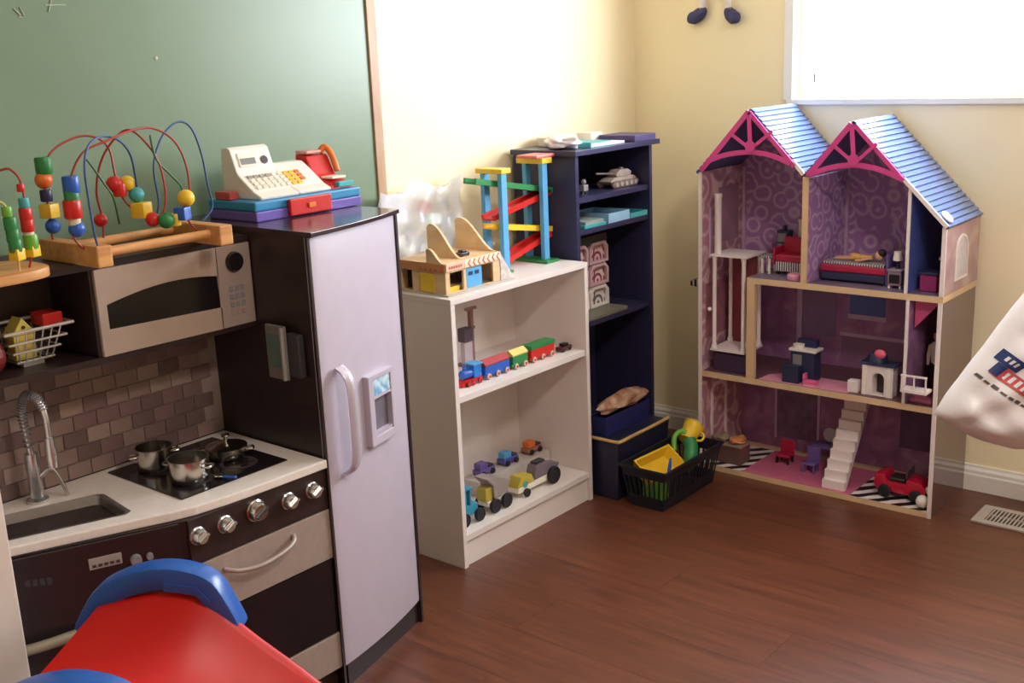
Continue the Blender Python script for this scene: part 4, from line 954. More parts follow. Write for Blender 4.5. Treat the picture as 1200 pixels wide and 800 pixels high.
CL = two_tone('brown_cloth', 'cells', (120, 80, 64), [(170, 124, 96), (206, 180, 160)], 22, .8, .3, .7)
cloth = lump((.300, .724, .283), (.034, .125, .025), 11, CL, 'brown_cloth', 'heap of brown and cream cloth scraps in the deep blue box', 'cloth', .20)
lb = thing('laundry_basket', 'black slotted plastic basket full of garden toys on the floor', 'basket', (.48, .74, 0))
BB = mat('black_basket_plastic', (30, 32, 44), .4, var=.1)
bx0, bx1, by0, by1, bh, fl_ = .418, .536, .592, .890, .130, .020
obj('basket_floor', B(bx0, bx1, by0, by1, .001, .006, .001), BB, lb)
def wallpt(side, u, z):
    g = fl_*z/bh
    if side == 0: return Vector((bx1+g, by0-g+(by1-by0+2*g)*u, z))      # front (+x)
    if side == 1: return Vector((bx0-g+(bx1-bx0+2*g)*u, by0-g, z))      # -y end
    if side == 2: return Vector((bx0-g, by0-g+(by1-by0+2*g)*u, z))      # back
    return Vector((bx0-g+(bx1-bx0+2*g)*u, by1+g, z))
def band(side, u0, u1, z0, z1, th=.003):
    n = [Vector((1, 0, 0)), Vector((0, -1, 0)), Vector((-1, 0, 0)), Vector((0, 1, 0))][side]
    bm = NB(); q = [wallpt(side, u0, z0), wallpt(side, u1, z0), wallpt(side, u1, z1), wallpt(side, u0, z1)]
    a = [bm.verts.new(p) for p in q]; b = [bm.verts.new(p-n*th) for p in q]
    bm.faces.new(a); bm.faces.new(list(reversed(b)))
    for i in range(4): bm.faces.new((a[i], b[i], b[(i+1) % 4], a[(i+1) % 4]))
    return bm
for s, n_ in ((0, 17), (1, 8), (2, 17), (3, 8)):
    obj('lower_band', band(s, 0.006, .994, .0065, .040), BB, lb); obj('upper_band', band(s, 0.006, .994, .102, .1295), BB, lb)
    for i in range(n_+1):
        u = .008+.984*i/n_; w_ = .16/n_
        obj('slat', band(s, max(.006, u-w_), min(.994, u+w_), .0403, .1017), BB, lb)
rim_ = [(bx0-fl_-.003, by0-fl_-.003, bh+.002), (bx1+fl_+.003, by0-fl_-.003, bh+.002), (bx1+fl_+.003, by1+fl_+.003, bh+.002), (bx0-fl_-.003, by1+fl_+.003, bh+.002)]
obj('rim', tube(NB(), rim_, .0055, 8, closed=True), BB, lb)
yt = thing('yellow_toy_tub', 'yellow rectangular toy tub tipped on its side in the black basket', 'toy', (.47, .68, .04))
mtx = T(.460, .686, .100) @ RZ(-.10) @ RY(.62) @ RX(.06)
def ytub():
    bm = NB()
    def rr(a, b, z): return [bm.verts.new(p) for p in ((-a, -b, z), (a, -b, z), (a, b, z), (-a, b, z))]
    R = [rr(.034, .070, -.022), rr(.046, .084, .022), rr(.040, .078, .022), rr(.031, .066, -.012)]
    for p, q in zip(R, R[1:]):
        for i in range(4): bm.faces.new((p[i], p[(i+1) % 4], q[(i+1) % 4], q[i]))
    bm.faces.new(R[0]); bm.faces.new(R[-1]); bm.transform(mtx); return bm
obj('tub_body', ytub(), YELLOW, yt)
gp = thing('green_toy_scoop', 'green curved plastic toy scoop lying in the black basket', 'toy', (.52, .76, .05))
sc_ = smooth_path([(.528, .748, .078), (.526, .764, .104), (.520, .782, .128), (.512, .796, .146), (.500, .806, .160)], 6)
obj('scoop_body', tube(NB(), sc_, [.010+.012*min(1, i/10) for i in range(len(sc_))], 14), GREEN, gp, smooth=60)
obj('scoop_handle', tube(NB(), smooth_path([(.455, .790, .120), (.440, .815, .155), (.452, .838, .172), (.468, .842, .166)], 5), .009, 10), LGREEN, gp, smooth=60)
yb2 = thing('yellow_toy_bucket', 'yellow toy cup tipped over at the right end of the black basket', 'toy', (.478, .882, .09))
mc = T(.464, .868, .158) @ RX(-1.05) @ RZ(.3)
bm = NB(); lathe(bm, [(0, -.030), (.024, -.030), (.034, .030), (.036, .030), (.036, .033), (.031, .033), (.022, -.026), (0, -.026)], 22, mc)
obj('cup_body', bm, YELLOW, yb2, smooth=40)
obj('cup_handle', tube(NB(), [mc @ Vector(p) for p in smooth_path([(.030, 0, .020), (.045, 0, .012), (.046, 0, -.008), (.028, 0, -.016)], 5)], .004, 8), YELLOW, yb2, smooth=60)
pu = tag(obj('blue_toy_rod', tube(NB(), [(.522, .640, .066), (.518, .662, .128), (.516, .670, .146)], [.006, .006, .003], 8), BLUE), 'small blue toy rod poking up in the black basket', 'toy')
tf = tag(obj('toy_rake', B(.448, .530, .615, .636, .0065, .10, .003), LGREEN), 'pale green toy rake head at the slotted end of the black basket', 'toy')


# ================================================================ dollhouse
dh = thing('dollhouse', 'tall open-fronted purple dollhouse with two steep blue shingled gables by the window', 'dollhouse', (.815, 1.12, 0))
HF, HB, HX0, HX1 = .988, 1.2665, .4292, 1.2030
EDGE = mat('pale_pine_edge', (222, 190, 150), .5, var=.05); WEDGE = mat('white_edge', (240, 228, 226), .45, var=.02)
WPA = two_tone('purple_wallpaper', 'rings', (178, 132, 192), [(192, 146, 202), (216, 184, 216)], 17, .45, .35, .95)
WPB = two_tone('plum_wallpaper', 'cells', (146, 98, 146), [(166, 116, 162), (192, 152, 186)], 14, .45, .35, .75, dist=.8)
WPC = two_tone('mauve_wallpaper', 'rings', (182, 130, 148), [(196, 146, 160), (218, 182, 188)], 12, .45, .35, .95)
OUTS = two_tone('mauve_outside_print', 'cells', (172, 132, 140), [(184, 146, 152), (202, 170, 172)], 14, .22, .35, .7, coat=.3)
OUTL = mat('dusky_outside_panel', (104, 76, 78), .06, var=.0, coat=.6)
ZEB = two_tone('zebra_floor_print', 'wave', (30, 24, 30), (232, 222, 222), 6.5, .4, .47, .53, rot=(0, 0, .75), dist=1.6)
PKF = mat('pink_floor_print', (198, 104, 136), .42, var=.08)
GREYF = mat('grey_violet_floor_print', (120, 104, 128), .42, var=.15, scale=40)
WOODF = wood('dark_toy_floor', (92, 60, 72), (122, 84, 92), .4, (3, 12, 3), 5)
Lm, Ra, Lv, Rv = (.609, 1.174), (.930, 1.140), (.785, .985), (1.2045, .858)
zl = .986
# shell
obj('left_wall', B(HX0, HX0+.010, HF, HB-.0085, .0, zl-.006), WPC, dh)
obj('left_wall_edge', B(HX0-.0003, HX0+.0105, HF-.006, HF-.0002, .0, zl-.006), WEDGE, dh)
bp_ = [(HX0, 0), (HX1, 0), (HX1, Rv[1]-.006), (Ra[0], Ra[1]-.008), (Lv[0], Lv[1]-.008), (Lm[0], Lm[1]-.008), (HX0, zl-.008)]
def clipz(z0, z1):
    return z0, z1
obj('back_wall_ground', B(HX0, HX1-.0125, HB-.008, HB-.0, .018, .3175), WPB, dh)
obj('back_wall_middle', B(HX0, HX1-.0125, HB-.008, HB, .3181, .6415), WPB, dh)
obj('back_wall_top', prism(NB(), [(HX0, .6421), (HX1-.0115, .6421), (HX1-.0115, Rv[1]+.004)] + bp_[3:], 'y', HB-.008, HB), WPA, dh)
obj('right_wall_lower', B(HX1-.012, HX1-.002, HF+.0002, HB, 0, .6415), OUTL, dh)
obj('right_wall_edge', B(HX1-.0125, HX1-.0015, HF-.006, HF, 0, .6415), WEDGE, dh)
rw = obj('right_wall_upper', B(HX1-.011, HX1, HF+.0002, HB, .6605, Rv[1]-.006), OUTS, dh)
obj('right_wall_edge', B(HX1-.0115, HX1+.0005, HF-.006, HF, .6605, Rv[1]-.004), WEDGE, dh)
# arched window printed and framed on the outside of the upper right wall
aw = [(HF+.075+.0+.052*(1+math.cos(PI-PI*i/14)), .765+.055*math.sin(PI*i/14)) for i in range(15)]
aw = [(aw[0][0], .690)] + aw + [(aw[-1][0], .690)]
aw_in = [((p[0]-(HF+.127))*.86+HF+.127, (p[1]-.755)*.88+.755) for p in aw]
obj('arched_window', prism(NB(), aw, 'x', HX1+.0002, HX1+.003, holes=[aw_in]), WEDGE, dh)
obj('arched_window_pane', prism(NB(), [((p[0]-(HF+.127))*.99+HF+.127, (p[1]-.755)*.99+.755) for p in aw_in], 'x', HX1+.0002, HX1+.0015), mat('grey_window_print', (206, 198, 204), .3, var=.1, scale=60), dh)
# floors
fx3 = .600
base = obj('ground_floor_board', B(HX0+.0005, HX1-.0127, HF-.004, HB-.0085, 0, .018), EDGE, dh)
f2 = obj('middle_floor_board', B(HX0+.0107, HX1-.0127, HF-.004, HB-.0085, .3180, .336), EDGE, dh)
f3 = obj('top_floor_board', B(fx3, HX1+.0002, HF-.004, HB-.0085, .6420, .660), EDGE, dh)
obj('zebra_rug_print', B(HX0+.012, .590, HF-.0035, HB-.05, .0181, .0186), ZEB, base); obj('zebra_rug_print', B(.955, HX1-.013, HF-.0035, HB-.05, .0181, .0186), ZEB, base)
obj('pink_rug_print', B(.5905, .9545, HF-.0035, HB-.05, .0181, .0186), PKF, base)
obj('wood_floor_print', B(HX0+.012, HX1-.013, HF+.0, HB-.009, .3361, .3365), WOODF, f2); obj('pale_pink_rug_print', prism(NB(), [(.640, HF+.004), (.93, HF+.004), (.95, HF+.06), (.90, HF+.115), (.70, HF+.115), (.645, HF+.07)], 'z', .3366, .337), LPINK, f2)
obj('grey_floor_print', B(fx3+.002, HX1-.013, HF, HB-.009, .6601, .6605), GREYF, f3)
# partitions and posts
obj('elevator_post', B(.600, .627, HF-.004, HF+.012, .3366, .6417), EDGE, dh)
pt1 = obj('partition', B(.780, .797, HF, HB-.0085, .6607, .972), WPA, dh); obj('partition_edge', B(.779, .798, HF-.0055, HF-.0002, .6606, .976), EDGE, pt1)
BLP = mat('blue_panel_print', (84, 100, 176), .35, var=.08)
pt2 = obj('partition', B(1.094, 1.101, HF, HB-.0085, .6607, .955), BLP, dh); obj('partition_edge', B(1.093, 1.102, HF-.0055, HF-.0002, .6606, .955), WEDGE, pt2)
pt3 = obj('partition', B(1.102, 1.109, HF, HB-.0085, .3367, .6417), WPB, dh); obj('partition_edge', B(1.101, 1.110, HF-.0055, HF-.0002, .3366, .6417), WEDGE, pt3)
for x, z0_, z1_ in ((HX0+.0105, .6, .97), (.7975, .661, .93)):
    obj('corner_trim', B(x, x+.010, HB-.0185, HB-.0088, z0_, z1_), mat('lilac_trim', (206, 176, 208), .45), dh) if 'lilac_trim' not in MATS else obj('corner_trim', B(x, x+.010, HB-.0185, HB-.0088, z0_, z1_), MATS['lilac_trim'], dh)
LT = MATS['lilac_trim']
# flat prints on the back wall: windows, door, counter
BWY = HB-.0086
def bprint(x0, x1, z0_, z1_, m, name, t_=.002): return obj(name, B(x0, x1, BWY-t_, BWY, z0_, z1_), m, dh)
SKYP = mat('blue_window_print', (120, 140, 200), .35, var=.08)
def archp(x0, x1, z0_, z1_, m, name, y=BWY, t_=.002, fr=None):
    r = (x1-x0)/2; c = (x0+x1)/2
    ps = [(x0, z0_)]+[(c-r*math.cos(PI*i/12), z1_-r+r*math.sin(PI*i/12)) for i in range(13)]+[(x1, z0_)]
    o = obj(name, prism(NB(), ps, 'y', y-t_, y), m, dh)
    if fr:
        k = 1.16; big = [((p[0]-c)*k+c, (p[1]-(z0_+z1_)/2)*1.06+(z0_+z1_)/2+.003) for p in ps]
        obj(name+'_frame', prism(NB(), big, 'y', y-t_-.0025, y-.0003, holes=[[((p[0]-c)*1.01+c, (p[1]-(z0_+z1_)/2)*1.01+(z0_+z1_)/2) for p in ps]]), fr, dh)
archp(.693, .745, .760, .880, SKYP, 'arched_window_print', fr=LT)
w_ = bprint(.665, .775, .925, 1.020, mat('blue_sky_print', (112, 124, 190), .35, var=.1), 'window_print')
for a in ((.660, .665, .920, 1.025), (.720, .724, .925, 1.02), (.660, .778, .914, .9245)): obj('window_bar', B(a[0], a[1], BWY-.004, BWY-.0021 if a[0] == .720 else BWY, a[2], a[3]), LT, dh)
archp(1.0, 1.075, .70, .92, mat('grey_violet_print', (150, 132, 160), .4, var=.1), 'door_print', fr=LT)
bprint(.820, .935, .515, .630, BLP, 'kitchen_window_print'); bprint(.815, .940, .500, .5145, LT, 'window_sill_print'); bprint(.795, 1.02, .340, .440, mat('lilac_cabinet_print', (150, 112, 150), .4, var=.08), 'cabinet_print'); bprint(.79, 1.03, .4405, .452, LT, 'counter_print')
bprint(.660, .775, .430, .628, mat('lilac_panel_print', (136, 108, 146), .4, var=.12, scale=18), 'panel_print'); bprint(.640, .658, .337, .640, LT, 'pilaster_print')
for a in ((.575, .72), ): 
    bprint(a[0], a[1], .060, .300, mat('grey_lilac_print', (122, 96, 126), .4, var=.25, scale=30), 'window_print'); bprint(a[0]-.008, a[0]-.0005, .05, .312, LT, 'pilaster_print'); bprint(a[1]+.0005, a[1]+.009, .05, .312, LT, 'pilaster_print')
bprint(1.0, 1.13, .10, .29, mat('violet_print', (104, 74, 112), .4, var=.2, scale=20), 'picture_print')
# white door frame on the inner left wall
lx = HX0+.0102
obj('door_frame', prism(NB(), [(1.045, .02), (1.15, .02), (1.15, .25), (1.13, .275), (1.065, .275), (1.045, .25)], 'x', lx, lx+.003, holes=[[(1.058, .021), (1.137, .021), (1.137, .245), (1.122, .262), (1.073, .262), (1.058, .245)]]), WEDGE, dh)
obj('wall_panel_print', B(lx, lx+.0015, 1.01, 1.20, .44, .62), mat('rose_panel_print', (164, 108, 120), .42, var=.2, scale=25), dh)
obj('curtain_print', B(lx, lx+.0015, 1.09, 1.22, .74, .92), mat('rose_grey_print', (160, 122, 140), .42, var=.2, scale=12), dh)
# roofs: panel + overlapping shingle courses
SHG = mat('blue_grey_shingle_print', (96, 122, 176), .2, var=.03, scale=30, coat=.35); RFM = mat('roof_board', (72, 90, 140), .3)
def roof(A, E, over=0.0, name='roof_panel'):
    A, E = Vector((A[0], 0, A[1])), Vector((E[0], 0, E[1])); d = (E-A).normalized(); L_ = (E-A).length+over
    n = Vector((-d.z, 0, d.x)); n = n if n.z > 0 else -n
    M = Matrix(((d.x, 0, n.x, A.x), (0, 1, 0, 0), (d.z, 0, n.z, A.z), (0, 0, 0, 1)))
    pn = obj(name, B(.0, L_, HF-.008, HB, -.0062, 0, M=M), RFM, dh)
    nC = max(6, round(L_/.0185)); p_ = L_/nC
    for i in range(nC):
        u0 = i*p_+.0013; u1 = (i+1)*p_-.0013
        c = NB(); prism(c, [(u0, .0002), (u0, .0008), (u1, .0040), (u1, .0002)], 'y', HF-.0065, HB-.001); c.transform(M)
        obj('shingle_course', c, SHG, pn)
    return pn, M, L_
roof(Lm, (Lv[0]+.001, Lv[1]-.001), -.006); roof(Lm, (HX0+.004, zl+.004), .016)
rp, MRf, Lr = roof(Ra, Rv, .006); roof(Ra, (Lv[0]+.001, Lv[1]+.002), -.006)
obj('roof_disc', lathe(NB(), [(0, 0), (.020, 0), (.020, .003), (.017, .006), (0, .007)], 24, MRf @ T(Lr-.030, HF+.026, .0045)), WEDGE, rp, smooth=40)
for A_, E_ in (((Lv[0]-.034, Lv[1]+.036), (Lv[0]-.001, Lv[1]+.001)), ((Ra[0]+.150, Ra[1]-.156), (Rv[0]+.002, Rv[1]-.001))):
    A_, E_ = Vector((A_[0], 0, A_[1])), Vector((E_[0], 0, E_[1])); d_ = (E_-A_).normalized(); n_ = Vector((-d_.z, 0, d_.x))
    vbm = prism(NB(), [(0, -.0065), ((E_-A_).length, -.0065), ((E_-A_).length, .005), (0, .005)], 'y', HF-.0135, HF-.0085)
    vbm.transform(Matrix(((d_.x, 0, n_.x, A_.x), (0, 1, 0, 0), (d_.z, 0, n_.z, A_.z), (0, 0, 0, 1)))); obj('verge_board', vbm, WEDGE, dh)
# pink gable tracery
GY0, GY1 = HF-.0145, HF-.0085
PG = mat('bright_pink_trim', (214, 70, 146), .4, var=.04)
def strip(pts, w, name='gable_trim', y0=GY0, y1=GY1):
    pts = [Vector((p[0], p[1], 0)) for p in pts]; L1, R1 = [], []
    for i, p in enumerate(pts):
        t_ = (pts[min(i+1, len(pts)-1)]-pts[max(i-1, 0)]).normalized(); nn_ = Vector((-t_.y, t_.x, 0))*w/2
        L1.append(p+nn_); R1.append(p-nn_)
    return obj(name, prism(NB(), [(p.x, p.y) for p in L1]+[(p.x, p.y) for p in reversed(R1)], 'y', y0, y1), PG, dh)
xz = lambda p: (p[0], p[2])
strip([(HX0+.012, zl-.002), (Lm[0]-.004, Lm[1]-.008)], .016); strip([(Lm[0]-.004, Lm[1]-.010), (Lv[0]-.03, Lv[1]+.022)], .013)
strip(smooth_path([Vector((*xz(p), 0)) for p in ((0.4640, 0.9770, 1.0146), (0.5321, 0.9770, 1.0371), (0.6156, 0.9770, 1.0467), (0.6830, 0.9770, 1.0381), (0.7436, 0.9770, 1.0171))], 4), .015, y0=GY0-.003, y1=GY0-.0002)
strip([xz((0.6154, 0.9770, 1.0568)), (Lm[0], Lm[1]-.018)], .013, y0=GY0-.006, y1=GY0-.0032); strip([xz((0.6069, 0.9770, 1.0617)), xz((0.5432, 0.9770, 1.1040))], .010, y0=GY0-.006, y1=GY0-.0032); strip([xz((0.6239, 0.9770, 1.0620)), xz((0.6872, 0.9770, 1.1105))], .010, y0=GY0-.006, y1=GY0-.0032)
obj('gable_boss', lathe(NB(), [(0, 0), (.017, 0), (.017, .003), (0, .003)], 18, T(xz((0.6153, 0.9770, 1.0644))[0], GY0-.0062, xz((0.6153, 0.9770, 1.0644))[1]) @ RX(PI/2)), PG, dh)
strip([(Lv[0]+.012, Lv[1]-.004), (Ra[0]-.004, Ra[1]-.008)], .016); strip([(Ra[0]+.006, Ra[1]-.012), (Ra[0]+.150, Ra[1]-.162)], .013)
strip(smooth_path([Vector((*xz(p), 0)) for p in ((0.8034, 0.9770, 0.9867), (0.8708, 0.9770, 1.0085), (0.9393, 0.9770, 1.0178), (1.0091, 0.9770, 1.0080), (1.0753, 0.9770, 0.9843))], 4), .015, y0=GY0-.003, y1=GY0-.0002)
strip([xz((0.9390, 0.9770, 1.0250)), (Ra[0], Ra[1]-.018)], .013, y0=GY0-.006, y1=GY0-.0032); strip([xz((0.9313, 0.9770, 1.0296)), xz((0.8739, 0.9770, 1.0740))], .010, y0=GY0-.006, y1=GY0-.0032); strip([xz((0.9489, 0.9770, 1.0300)), xz((1.0037, 0.9770, 1.0786))], .010, y0=GY0-.006, y1=GY0-.0032)
obj('gable_boss', lathe(NB(), [(0, 0), (.017, 0), (.017, .003), (0, .003)], 18, T(xz((0.9388, 0.9770, 1.0322))[0], GY0-.0062, xz((0.9388, 0.9770, 1.0322))[1]) @ RX(PI/2)), PG, dh)
# striped awning on the outer left wall
awn = obj('striped_awning', prism(NB(), [(HX0-.0005, .645), (HX0-.0005, .59), (HX0-.075, .60), (HX0-.075, .612)], 'y', 1.06, 1.16), WEDGE, dh)
for i in range(5):
    y0_ = 1.0605+.0205*i
    obj('awning_stripe', prism(NB(), [(HX0-.0007, .6462), (HX0-.0007, .5885), (HX0-.0763, .599), (HX0-.0763, .6132)], 'y', y0_, y0_+.009), BLACK, awn)
    obj('awning_stripe', prism(NB(), [(HX0-.008-.015*i, .640-.0066*i), (HX0-.015-.015*i, .637-.0066*i), (HX0-.015-.015*i, .594+.001*i), (HX0-.008-.015*i, .592+.001*i)], 'y', 1.0585, 1.0602), BLACK, awn)
# elevator
ez0, ez1 = .412, .720
el = obj('elevator_floor', B(.462, .585, 1.0, 1.125, ez0-.007, ez0), WEDGE, dh); obj('elevator_roof', B(.462, .590, 1.0, 1.125, ez1-.006, ez1), WEDGE, dh)
for x, y in ((.472, 1.01), (.575, 1.01), (.472, 1.115), (.575, 1.115)): obj('elevator_pillar', lathe(NB(), [(0, 0), (.010, 0), (.010, .006), (.0065, .016), (.0065, ez1-.006-ez0-.016), (.009, ez1-.0062-ez0), (0, ez1-.0062-ez0)], 12, T(x, y, ez0+.0002)), WEDGE, el, smooth=40)
obj('elevator_back', B(.475, .575, 1.1165, 1.122, ez0+.0002, ez1-.0065), mat('dark_rose_panel', (128, 50, 62), .42, var=.1), el)
obj('elevator_divider', B(.520, .527, 1.110, 1.1162, ez0+.0002, ez1-.0065), WEDGE, el)
obj('elevator_knob', ball(NB(), (.458, 1.004, .540), .007), WEDGE, el, smooth=60)
obj('hoist_column', lathe(NB(), [(0, 0), (.011, 0), (.011, .178), (.013, .181), (.013, .190), (0, .190)], 16, T(.478, 1.02, ez1+.0002)), WEDGE, dh, smooth=40)
obj('hoist_rail', B(.4398, .446, 1.03, 1.045, .70, .86), LT, dh)
# stairs, falling towards the front
sx0, sx1, ns = .858, .930, 11
bm = NB(); prof = [(1.0, .0187)]
for i in range(ns):
    y0_ = .998+.019*i; z1_ = .0187+.0271*(i+1); prof += [(y0_, z1_), (y0_+.019, z1_)] if i else [(1.0, z1_), (1.017, z1_)]
prof += [(.998+.019*ns, .0187+.0271*ns-.022), (1.017, .0187)]
obj('staircase', prism(NB(), prof, 'x', sx0, sx1), WEDGE, dh)
# small balcony on the right
obj('balcony_floor', B(1.112, 1.186, HF-.05, HF-.0045, .385, .393), WEDGE, dh)
for x in (1.115, 1.150, 1.183): obj('railing_post', B(x-.002, x+.002, HF-.050, HF-.046, .3932, .432), WEDGE, dh)
obj('railing', B(1.112, 1.186, HF-.051, HF-.045, .4322, .437), WEDGE, dh)

# ---------------------------------------------------------------- toy furniture inside
def bx(par, name, x0, x1, y0, y1, z0, z1, m, b=.0012): return obj(name, B(x0, x1, y0, y1, z0, z1, b, seg=1), m, par)
# top floor
z = .6608
t1_ = thing('toy_tower_clock', 'small dark blue toy cabinet tower in the left attic room', 'toy furniture', (.585, 1.20, z))
DBL = mat('dark_blue_toy', (42, 48, 82), .4, var=.15)
bx(t1_, 'cabinet', .606, .645, 1.17, 1.205, z+.012, z+.120, DBL); bx(t1_, 'plinth', .603, .652, 1.165, 1.21, z, z+.0118, WEDGE); 
for i in range(3): bx(t1_, 'drawer', .610, .641, 1.166, 1.1698, z+.018+.033*i, z+.046+.033*i, MGREY)
obj('finial', ball(NB(), (.6255, 1.187, z+.128), .008), DBL, t1_)
ch_ = thing('toy_armchair', 'red toy armchair with a black and white fringe in the left attic room', 'toy furniture', (.69, 1.10, z))
DRD = mat('crimson_toy', (176, 30, 66), .4, var=.06); FRG = two_tone('zebra_fringe', 'wave', (30, 26, 36), (222, 214, 222), 40, .5, .45, .55)
bx(ch_, 'seat', .650, .745, 1.07, 1.13, z+.040, z+.062, DRD, .004); bx(ch_, 'backrest', .650, .745, 1.1305, 1.145, z+.040, z+.110, DRD, .004); bx(ch_, 'fringe', .652, .743, 1.072, 1.14, z+.010, z+.0398, FRG)
for x in (.641, .7455): bx(ch_, 'armrest', x, x+.0085, 1.07, 1.145, z+.030, z+.082, DRD, .003)
for x in (.66, .735):
    for y in (1.08, 1.13): bx(ch_, 'leg', x-.004, x+.004, y-.004, y+.004, z, z+.0098, BLACK, 0)
cdl = tag(obj('toy_candle', lathe(NB(), [(0, 0), (.012, 0), (.012, .006), (.009, .008), (.009, .145), (.011, .147), (.011, .154), (0, .154)], 14, T(.668, 1.215, z)), CREAMP, smooth=40), 'slim cream toy column lamp behind the red armchair', 'toy lamp')
pk_ = tag(obj('pink_toy_stool', lathe(NB(), [(0, 0), (.022, 0), (.024, .006), (.024, .014), (.020, .018), (0, .018)], 18, T(.742, 1.022, z)), LPINK, smooth=40), 'low pale pink toy stool at the front of the left attic room', 'toy stool')
st_ = thing('toy_side_table', 'small zebra-edged toy side table beside the elevator roof', 'toy furniture', (.625, 1.08, z))
bx(st_, 'table_top', .604, .640, 1.06, 1.11, z+.050, z+.056, FRG); 
for x in (.610, .634):
    for y in (1.067, 1.103): bx(st_, 'leg', x-.003, x+.003, y-.003, y+.003, z, z+.0498, WEDGE, 0)
bd2 = thing('toy_bed', 'long crimson toy bed with zebra piping in the right attic room', 'toy furniture', (.91, 1.09, z))
bx(bd2, 'bed_base', .815, 1.012, 1.045, 1.135, z+.006, z+.030, DBL, .003); bx(bd2, 'mattress', .813, 1.014, 1.043, 1.137, z+.0302, z+.052, DRD, .004); bx(bd2, 'zebra_cover', .818, 1.010, 1.048, 1.132, z+.0522, z+.060, FRG, .002)
bx(bd2, 'headboard', 1.0142, 1.022, 1.042, 1.138, z, z+.095, PURPLE, .003)
for x in (.82, 1.005):
    for y in (1.052, 1.128): bx(bd2, 'leg', x-.004, x+.004, y-.004, y+.004, z, z+.0058, BLACK, 0)
dl = thing('toy_doll', 'tiny doll in a yellow and pink dress lying on the crimson toy bed', 'doll', (.92, 1.09, z+.0602))
SKIN = mat('doll_skin', (216, 164, 132), .5); HAIR = mat('dark_hair', (50, 34, 36), .5)
zz = z+.0602
obj('dress', lathe(NB(), [(0, 0), (.017, 0), (.012, .035), (.010, .060), (.0, .064)], 16, T(.893, 1.09, zz+.0122) @ Matrix.Rotation(PI/2, 4, 'Y') @ Matrix.Diagonal((.7, 1, 1, 1))), mat('yellow_pink_cloth', (230, 176, 96), .6, var=.3, scale=90), dl, smooth=50)
obj('head', ball(NB(), (.976, 1.09, zz+.020), (.014, .013, .014)), SKIN, dl, smooth=60); obj('hair', ball(NB(), (.983, 1.092, zz+.028), (.013, .0145, .013)), HAIR, dl, smooth=60)
for s in (-1, 1):
    obj('arm', tube(NB(), [(.950, 1.09+s*.009, zz+.013), (.930, 1.09+s*.022, zz+.007), (.912, 1.09+s*.024, zz+.005)], [.0045, .004, .003], 8), SKIN, dl, smooth=60); obj('leg', tube(NB(), [(.893, 1.09+s*.007, zz+.009), (.866, 1.09+s*.008, zz+.0065), (.842, 1.09+s*.009, zz+.0055)], [.006, .005, .004], 8), SKIN, dl, smooth=60)
ns_ = thing('toy_nightstand', 'small grey toy nightstand at the end of the crimson bed', 'toy furniture', (1.04, 1.05, z))
bx(ns_, 'cabinet', 1.026, 1.066, 1.03, 1.075, z+.008, z+.050, mat('grey_mauve_toy', (150, 126, 140), .45)); bx(ns_, 'table_top', 1.024, 1.068, 1.028, 1.077, z+.0502, z+.055, mat('grey_mauve_toy2', (166, 142, 154), .45)); bx(ns_, 'drawer', 1.031, 1.061, 1.0265, 1.0298, z+.016, z+.042, BLACK)
for x in (1.030, 1.062): bx(ns_, 'leg', x-.003, x+.003, 1.032, 1.073, z, z+.0078, WEDGE, 0)
lmp = thing('toy_table_lamp', 'tiny white toy lamp standing on the grey nightstand', 'toy lamp', (1.046, 1.052, z+.0552))
obj('lamp_stem', lathe(NB(), [(0, 0), (.008, 0), (.008, .003), (.003, .006), (.003, .024), (0, .024)], 12, T(1.046, 1.052, z+.0553)), DGREY, lmp); obj('lamp_shade', lathe(NB(), [(0, .024), (.014, .024), (.011, .050), (0, .050)], 16, T(1.046, 1.052, z+.0553)), WP, lmp, smooth=40)
vb = thing('toy_bath', 'small magenta toy box with a blue top in the right-hand attic corner', 'toy furniture', (1.15, 1.06, z))
bx(vb, 'box_body', 1.118, 1.168, 1.03, 1.09, z, z+.048, mat('magenta_toy', (150, 44, 104), .4), .003); bx(vb, 'box_top', 1.116, 1.170, 1.028, 1.092, z+.0482, z+.056, DBL, .002)
shf = tag(obj('toy_wall_shelf', B(1.145, 1.1915, 1.10, 1.16, z+.080, z+.088, .001), WEDGE), 'little white toy shelf on the wall of the right-hand attic corner', 'toy shelf')
# middle floor
z = .3372
sv = thing('toy_stove', 'navy toy stove with a white edge and a black pan in the dollhouse kitchen', 'toy furniture', (.75, 1.05, z))
bx(sv, 'stove_body', .727, .805, 1.035, 1.085, z, z+.095, DBL); bx(sv, 'stove_top', .722, .812, 1.030, 1.088, z+.0952, z+.103, WEDGE); bx(sv, 'stove_hood', .735, .800, 1.062, 1.086, z+.1032, z+.128, NAVY, .003); bx(sv, 'oven_window', .735, .765, 1.0325, 1.0348, z+.050, z+.085, MGREY)
obj('pan', lathe(NB(), [(0, 0), (.016, 0), (.018, .012), (0, .012)], 16, T(.748, 1.048, z+.1033)), WP, sv)
bn = tag(obj('navy_toy_bin', B(.716, .770, 1.001, 1.029, z, z+.055, .002), DBL), 'navy toy box standing just in front of the toy stove', 'toy furniture')
pd = thing('pink_toy_pram', 'small pink toy chair lying beside the navy toy box', 'toy furniture', (.80, 1.01, z))
bx(pd, 'seat', .785, .830, .998, 1.022, z+.006, z+.016, PINK, .002); bx(pd, 'backrest', .785, .792, .998, 1.022, z+.0162, z+.036, PINK, .002); bx(pd, 'frame', .788, .828, 1.000, 1.020, z, z+.0058, LPINK, 0)
fp = thing('toy_fireplace', 'white toy fireplace with an arched opening on the middle floor', 'toy furniture', (1.03, 1.03, z))
fpp = [(.968, z), (1.062, z), (1.062, z+.092), (.968, z+.092)]
